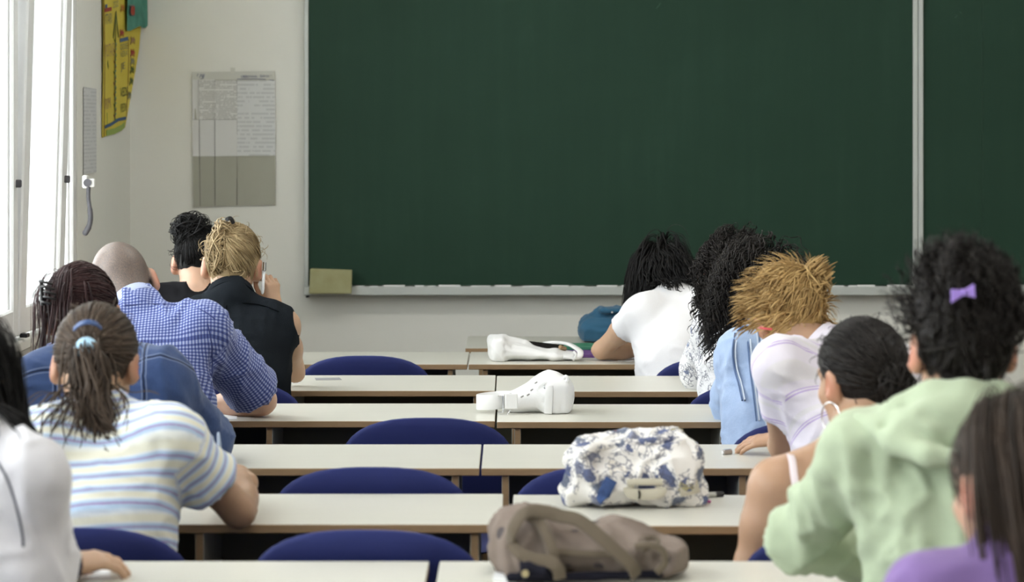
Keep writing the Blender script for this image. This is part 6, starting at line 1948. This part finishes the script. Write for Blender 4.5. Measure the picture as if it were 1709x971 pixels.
F.econe(B(1030, 890, 0.08), B(1062, 900, 0.08), (0.05, 0.028), (0.05, 0.022), (0, 1, 0), 0.03)
F.econe(B(1040, 925, 0.05), B(1115, 928, 0.03), (0.085, 0.032), (0.065, 0.026), (0, 1, 0), 0.03)
F.box(B(1120, 930, 0.0), rotz(-0.1), (0.024, 0.055, 0.026), 0.018, 0.02)
F.ell(B(905, 905, -0.09), I3, (0.034, 0.030, 0.030), 0.02, 's')
F.ell(B(1098, 937, -0.06), I3, (0.026, 0.03, 0.014), 0.012, 's')
F.half((0, 0, DH + 0.001), (0, 0, -1.0))
bb = body_np('canvas_bag', F, brn, None, base, 15, 0.005, 18, 60, folds=[(B(840, 900, -0.06), B(862, 955, -0.06), 0.010, -0.008), (B(930, 915, -0.08), B(1040, 922, -0.06), 0.010, 0.010), (B(930, 930, -0.08), B(1050, 935, -0.06), 0.010, -0.010)])
tag(bb, 'brown canvas bag with wide straps slumped on the nearest desk', 'bag')
mb_ = MB(); mb_.ribbon(catmull([B(850, 905, -0.065), B(856, 882, -0.075), B(872, 858, -0.06), B(896, 853, -0.05), B(930, 860, -0.05), B(965, 868, -0.06), B(1000, 895, -0.075), B(1030, 922, -0.085), B(1055, 945, -0.085), B(1062, 962, -0.075)], 6),
                      0.024, 0.005, [unit((-0.6 + i * 0.015, -0.7, 0.45)) for i in range(55)]); mb_.build('strap', brn2, bb, smooth=True)
mb_ = MB(); mb_.ribbon(catmull([B(852, 906, -0.07), B(866, 922, -0.085), B(890, 932, -0.095), B(915, 936, -0.10), B(930, 948, -0.105), B(934, 966, -0.10)], 6), 0.022, 0.005, [unit((-0.25 + i * 0.01, -0.9, 0.4)) for i in range(31)]); mb_.build('strap', brn2, bb, smooth=True)
mb_ = MB(); mb_.ribbon(catmull([B(880, 860, -0.04), B(900, 872, -0.055), B(912, 893, -0.075), B(921, 915, -0.09), B(924, 935, -0.095)], 6), 0.019, 0.005, (0.2, -1, 0.25)); mb_.build('strap', brn2, bb, smooth=True)
mb_ = MB(); mb_.tube(catmull([B(1075, 900, -0.02), B(1090, 897, -0.02), B(1098, 904, -0.03), B(1085, 914, -0.05), B(1072, 918, -0.06)], 5), 0.004, 8); mb_.build('strap_loop', brn2, bb, smooth=True)
mb_ = MB(); mb_.tube(catmull([B(1060, 912, -0.07), B(1085, 910, -0.075), B(1105, 920, -0.075), B(1108, 940, -0.075), B(1095, 955, -0.075)], 5), 0.007, 8); mb_.build('pocket_welt', brn2, bb, smooth=True)
mb_ = MB(); mb_.ribbon(catmull([B(922, 921, -0.075), B(975, 924, -0.07), B(1040, 926, -0.065)], 5), 0.012, 0.008, (0, -1, 0.5)); mb_.build('zip_welt', brn2, bb, smooth=True)
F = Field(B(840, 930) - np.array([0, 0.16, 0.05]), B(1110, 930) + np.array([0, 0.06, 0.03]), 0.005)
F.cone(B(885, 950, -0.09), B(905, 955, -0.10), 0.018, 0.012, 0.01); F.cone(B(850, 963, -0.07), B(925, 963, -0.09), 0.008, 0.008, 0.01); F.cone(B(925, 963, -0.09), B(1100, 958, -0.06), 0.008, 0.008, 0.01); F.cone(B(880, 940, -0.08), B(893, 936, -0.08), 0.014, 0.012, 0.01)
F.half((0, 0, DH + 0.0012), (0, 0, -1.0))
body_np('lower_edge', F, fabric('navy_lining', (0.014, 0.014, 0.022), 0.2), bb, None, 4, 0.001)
MB().cyl(B(876, 957, -0.108), B(876, 957, -0.116), 0.0065, 14).build('snap_button', plain('brass', (0.45, 0.38, 0.22), 0.35, 0.5, 0.6), bb, smooth=True)

# blue bag on the front table
blu = fabric('petrol_blue_canvas', (0.030, 0.105, 0.185), 0.15, bump=0.4)
Z = 9.74
base = B(1030, 565); base[2] = DH
F = Field(B(955, 500) - np.array([0, 0.15, 0.16]), B(1110, 500) + np.array([0, 0.17, 0.03]), 0.006)
F.econe(B(985, 545), B(1075, 545), (0.085, 0.045), (0.085, 0.048), (0, 1, 0), 0.03)
F.cone(B(1005, 525), B(1070, 522), 0.030, 0.032, 0.03)
F.econe(B(1003, 517, -0.03), B(1040, 518, -0.03), (0.04, 0.012), (0.04, 0.012), (0, 1, 0), 0.008)
F.box(B(1030, 556), rotz(0), (0.125, 0.08, 0.03), 0.022, 0.03)
F.half((0, 0, DH + 0.004), (0, 0, -1.0))
bl_ = body_np('blue_bag', F, blu, None, base, 21, 0.004, 18, 60, folds=[(B(995, 528, -0.05), B(1060, 524, -0.05), 0.008, -0.010), (B(985, 548, -0.09), B(1030, 545, -0.09), 0.008, -0.006)])
bl_.name = 'satchel'
tag(bl_, 'petrol blue soft bag on the front table behind the white T-shirt girl', 'bag')
mb_ = MB(); mb_.tube(catmull([B(1062, 530, -0.10), B(1072, 536, -0.115), B(1079, 548, -0.115), B(1075, 560, -0.11), B(1064, 562, -0.10), B(1060, 550, -0.105), B(1066, 540, -0.11), B(1074, 556, -0.11)], 5), 0.006, 6); mb_.build('strap', M['plastic_black'], bl_, smooth=True)
MB().cyl(B(1021, 521, -0.075), B(1021, 521, -0.083), 0.004, 10).build('snap_button', M['chrome'], bl_, smooth=True)

# -------- small things lying on the desks
def lie(name, label, cat, mb, mats, org, smooth=True):
    o = mb.build(name, mats, None, smooth=smooth, origin=org)
    tag(o, label, cat); return o
def on(x, y, z=DH):
    """point on a desk top seen at pixel x, y"""
    Zd = (CAMZ - z) * FPX / (y - HOR); return np.array([(x - 854) * Zd / FPX, Zd, z])
def sheet(corners, label, name='paper_sheet', col=(0.80, 0.81, 0.82), cat='paper', lift=0.0012):
    mb = MB(); V = []
    for dz in (0.0003, lift): V += [c_ + np.array([0, 0, dz]) for c_ in corners]
    mb.add(V, [(3, 2, 1, 0), (4, 5, 6, 7), (0, 1, 5, 4), (1, 2, 6, 5), (2, 3, 7, 6), (3, 0, 4, 7)])
    return lie(name, label, cat, mb, plain('paper_' + cat, col, 0.8, 0.2, var=0.02), sum(corners) / 4, False)
m_slip = m_print('printed_slip', (0.50, 0.50, 0.50), (0.16, 0.16, 0.18), 300, 0.3)
sl = sheet([on(527, 634.5), on(570, 634), on(566, 630.5), on(525, 631)], 'small grey printed slip lying beside the blond person\'s elbow', 'paper_slip', (0.26, 0.26, 0.27))
sheet([on(479, 640), on(500, 640), on(500, 630), on(468, 630)], 'white paper under the forearm of the blond person')
sheet([on(352, 700), on(395, 700), on(395, 684), on(352, 684)], 'white paper under the forearm of the checked shirt man')
sheet([on(262, 862), on(300, 860), on(285, 845), on(250, 846)], 'white paper beside the waist of the striped T-shirt girl')
sheet([on(120, 968), on(186, 966), on(178, 946), on(118, 948)], 'white paper under the hand of the white jacket person')
sheet([on(1030, 603), on(1092, 603), on(1088, 592), on(1030, 592)], 'white paper under the forearm of the white T-shirt girl')
sheet([on(822, 970), on(846, 972), on(844, 960), on(824, 960)], 'white paper corner sticking out below the brown canvas bag', lift=0.006)
# notebooks by the white T-shirt girl
p0, p1 = on(936, 598), on(1075, 594)
for k, (name, col, lb) in enumerate((('purple_notebook', (0.16, 0.07, 0.26), 'purple notebook under the forearm of the white T-shirt girl'), ('green_notebook', (0.045, 0.20, 0.12), 'green notebook stacked behind the flat white shoulder bag'))):
    c0 = on(1000, 597 - k * 5)
    mb = MB().box((c0[0] - 0.14 + 0.004 * k, c0[1] + 0.05 * k, DH + 0.012 * k), (c0[0] + 0.12, c0[1] + 0.20, DH + 0.012 * (k + 1)), 0.002, mi=0)
    o = lie('notebook', lb, 'notebook', mb, plain(name, col, 0.5, 0.4), np.array([c0[0], c0[1] + 0.1, DH + 0.012 * k]), False)
mb = MB().box((on(1040, 567)[0], 9.62, DH), (on(1040, 567)[0] + 0.30, 9.86, DH + 0.005), 0.001)
lie('green_folder', 'thin sea green folder under the petrol blue bag', 'folder', mb, plain('sea_green_card', (0.05, 0.22, 0.20), 0.5), np.array([0.55, 9.74, DH]), False)
# metal sharpener on the fourth desk
c0 = on(1213, 758)
so_ = empty('pencil_sharpener', tuple(c0), math.radians(35)); 
MB().box((-0.013, -0.006, 0.0005), (0.013, 0.006, 0.011), 0.002).build('body', plain('brushed_magnesium', (0.42, 0.38, 0.35), 0.35, 0.5, 0.6), so_)
MB().tube([(-0.0145, 0, 0.006), (-0.011, 0, 0.006)], 0.0042, 12).build('pencil_hole', M['chrome'], so_, smooth=True)
MB().box((-0.010, -0.004, 0.011), (0.011, 0.004, 0.0122), 0.0004).build('blade', M['chrome'], so_)
tag(so_, 'small silver pencil sharpener on the desk near the golden blond girl\'s hand', 'sharpener')
# green sharpener on the fifth desk
c0 = on(424, 836)
so_ = empty('green_sharpener', tuple(c0), 0.4)
MB().box((-0.007, -0.006, 0.0005), (0.007, 0.006, 0.010), 0.002).build('body', plain('green_plastic', (0.03, 0.22, 0.12), 0.35), so_)
MB().tube([(-0.010, 0, 0.006), (-0.006, 0, 0.006)], 0.004, 10).build('pencil_hole', plain('pale_green_plastic', (0.55, 0.75, 0.68), 0.3), so_, smooth=True)
tag(so_, 'tiny green sharpener beside the elbow of the striped T-shirt girl', 'sharpener')
c0 = on(362, 700)
mb = MB().tube([c0 + np.array([-0.02, 0, 0.005]), c0 + np.array([0.02, 0.004, 0.005])], 0.004, 8)
lie('marker_pen', 'short mint green marker beside the checked shirt man', 'marker', mb, plain('mint_plastic', (0.20, 0.55, 0.45), 0.35), c0)
# marker and key ring by the backpack
a, b = on(1163, 832), on(1206, 829)
up_ = np.array([0, 0, 0.006])
mk_ = empty('marker_pen', tuple(a)); mk_['_org'] = [float(v) for v in a]
MB().tube([a + up_, a * 0.3 + b * 0.7 + up_], 0.0058, 10).build('barrel', plain('grey_barrel', (0.45, 0.46, 0.42), 0.4), mk_, smooth=True)
MB().tube([a * 0.3 + b * 0.7 + up_, b + up_], [0.0062, 0.0055], 10).build('cap', M['plastic_black'], mk_, smooth=True)
tag(mk_, 'grey marker with a black cap lying beside the floral backpack', 'marker')
c0 = on(1170, 838)
kr = empty('key_ring', tuple(c0)); kr['_org'] = [float(v) for v in c0]
MB().tube(ring_pts(c0 + np.array([0, 0, 0.007]), rotx(math.radians(35)), 0.011, 0.010, 0, 2 * math.pi, 20), 0.0032, 8).build('ring', plain('orange_plastic', (0.75, 0.24, 0.03), 0.4), kr, smooth=True)
MB().box(c0 + np.array([-0.004, -0.012, 0.001]), c0 + np.array([0.010, -0.002, 0.009]), 0.002).build('charm', plain('pink_plastic', (0.62, 0.12, 0.20), 0.4), kr)
MB().box(c0 + np.array([0.010, -0.014, 0.001]), c0 + np.array([0.020, -0.006, 0.006]), 0.002).build('tag', plain('magenta_plastic', (0.50, 0.08, 0.28), 0.4), kr)
tag(kr, 'orange and pink plastic trinket at the foot of the floral backpack', 'trinket')
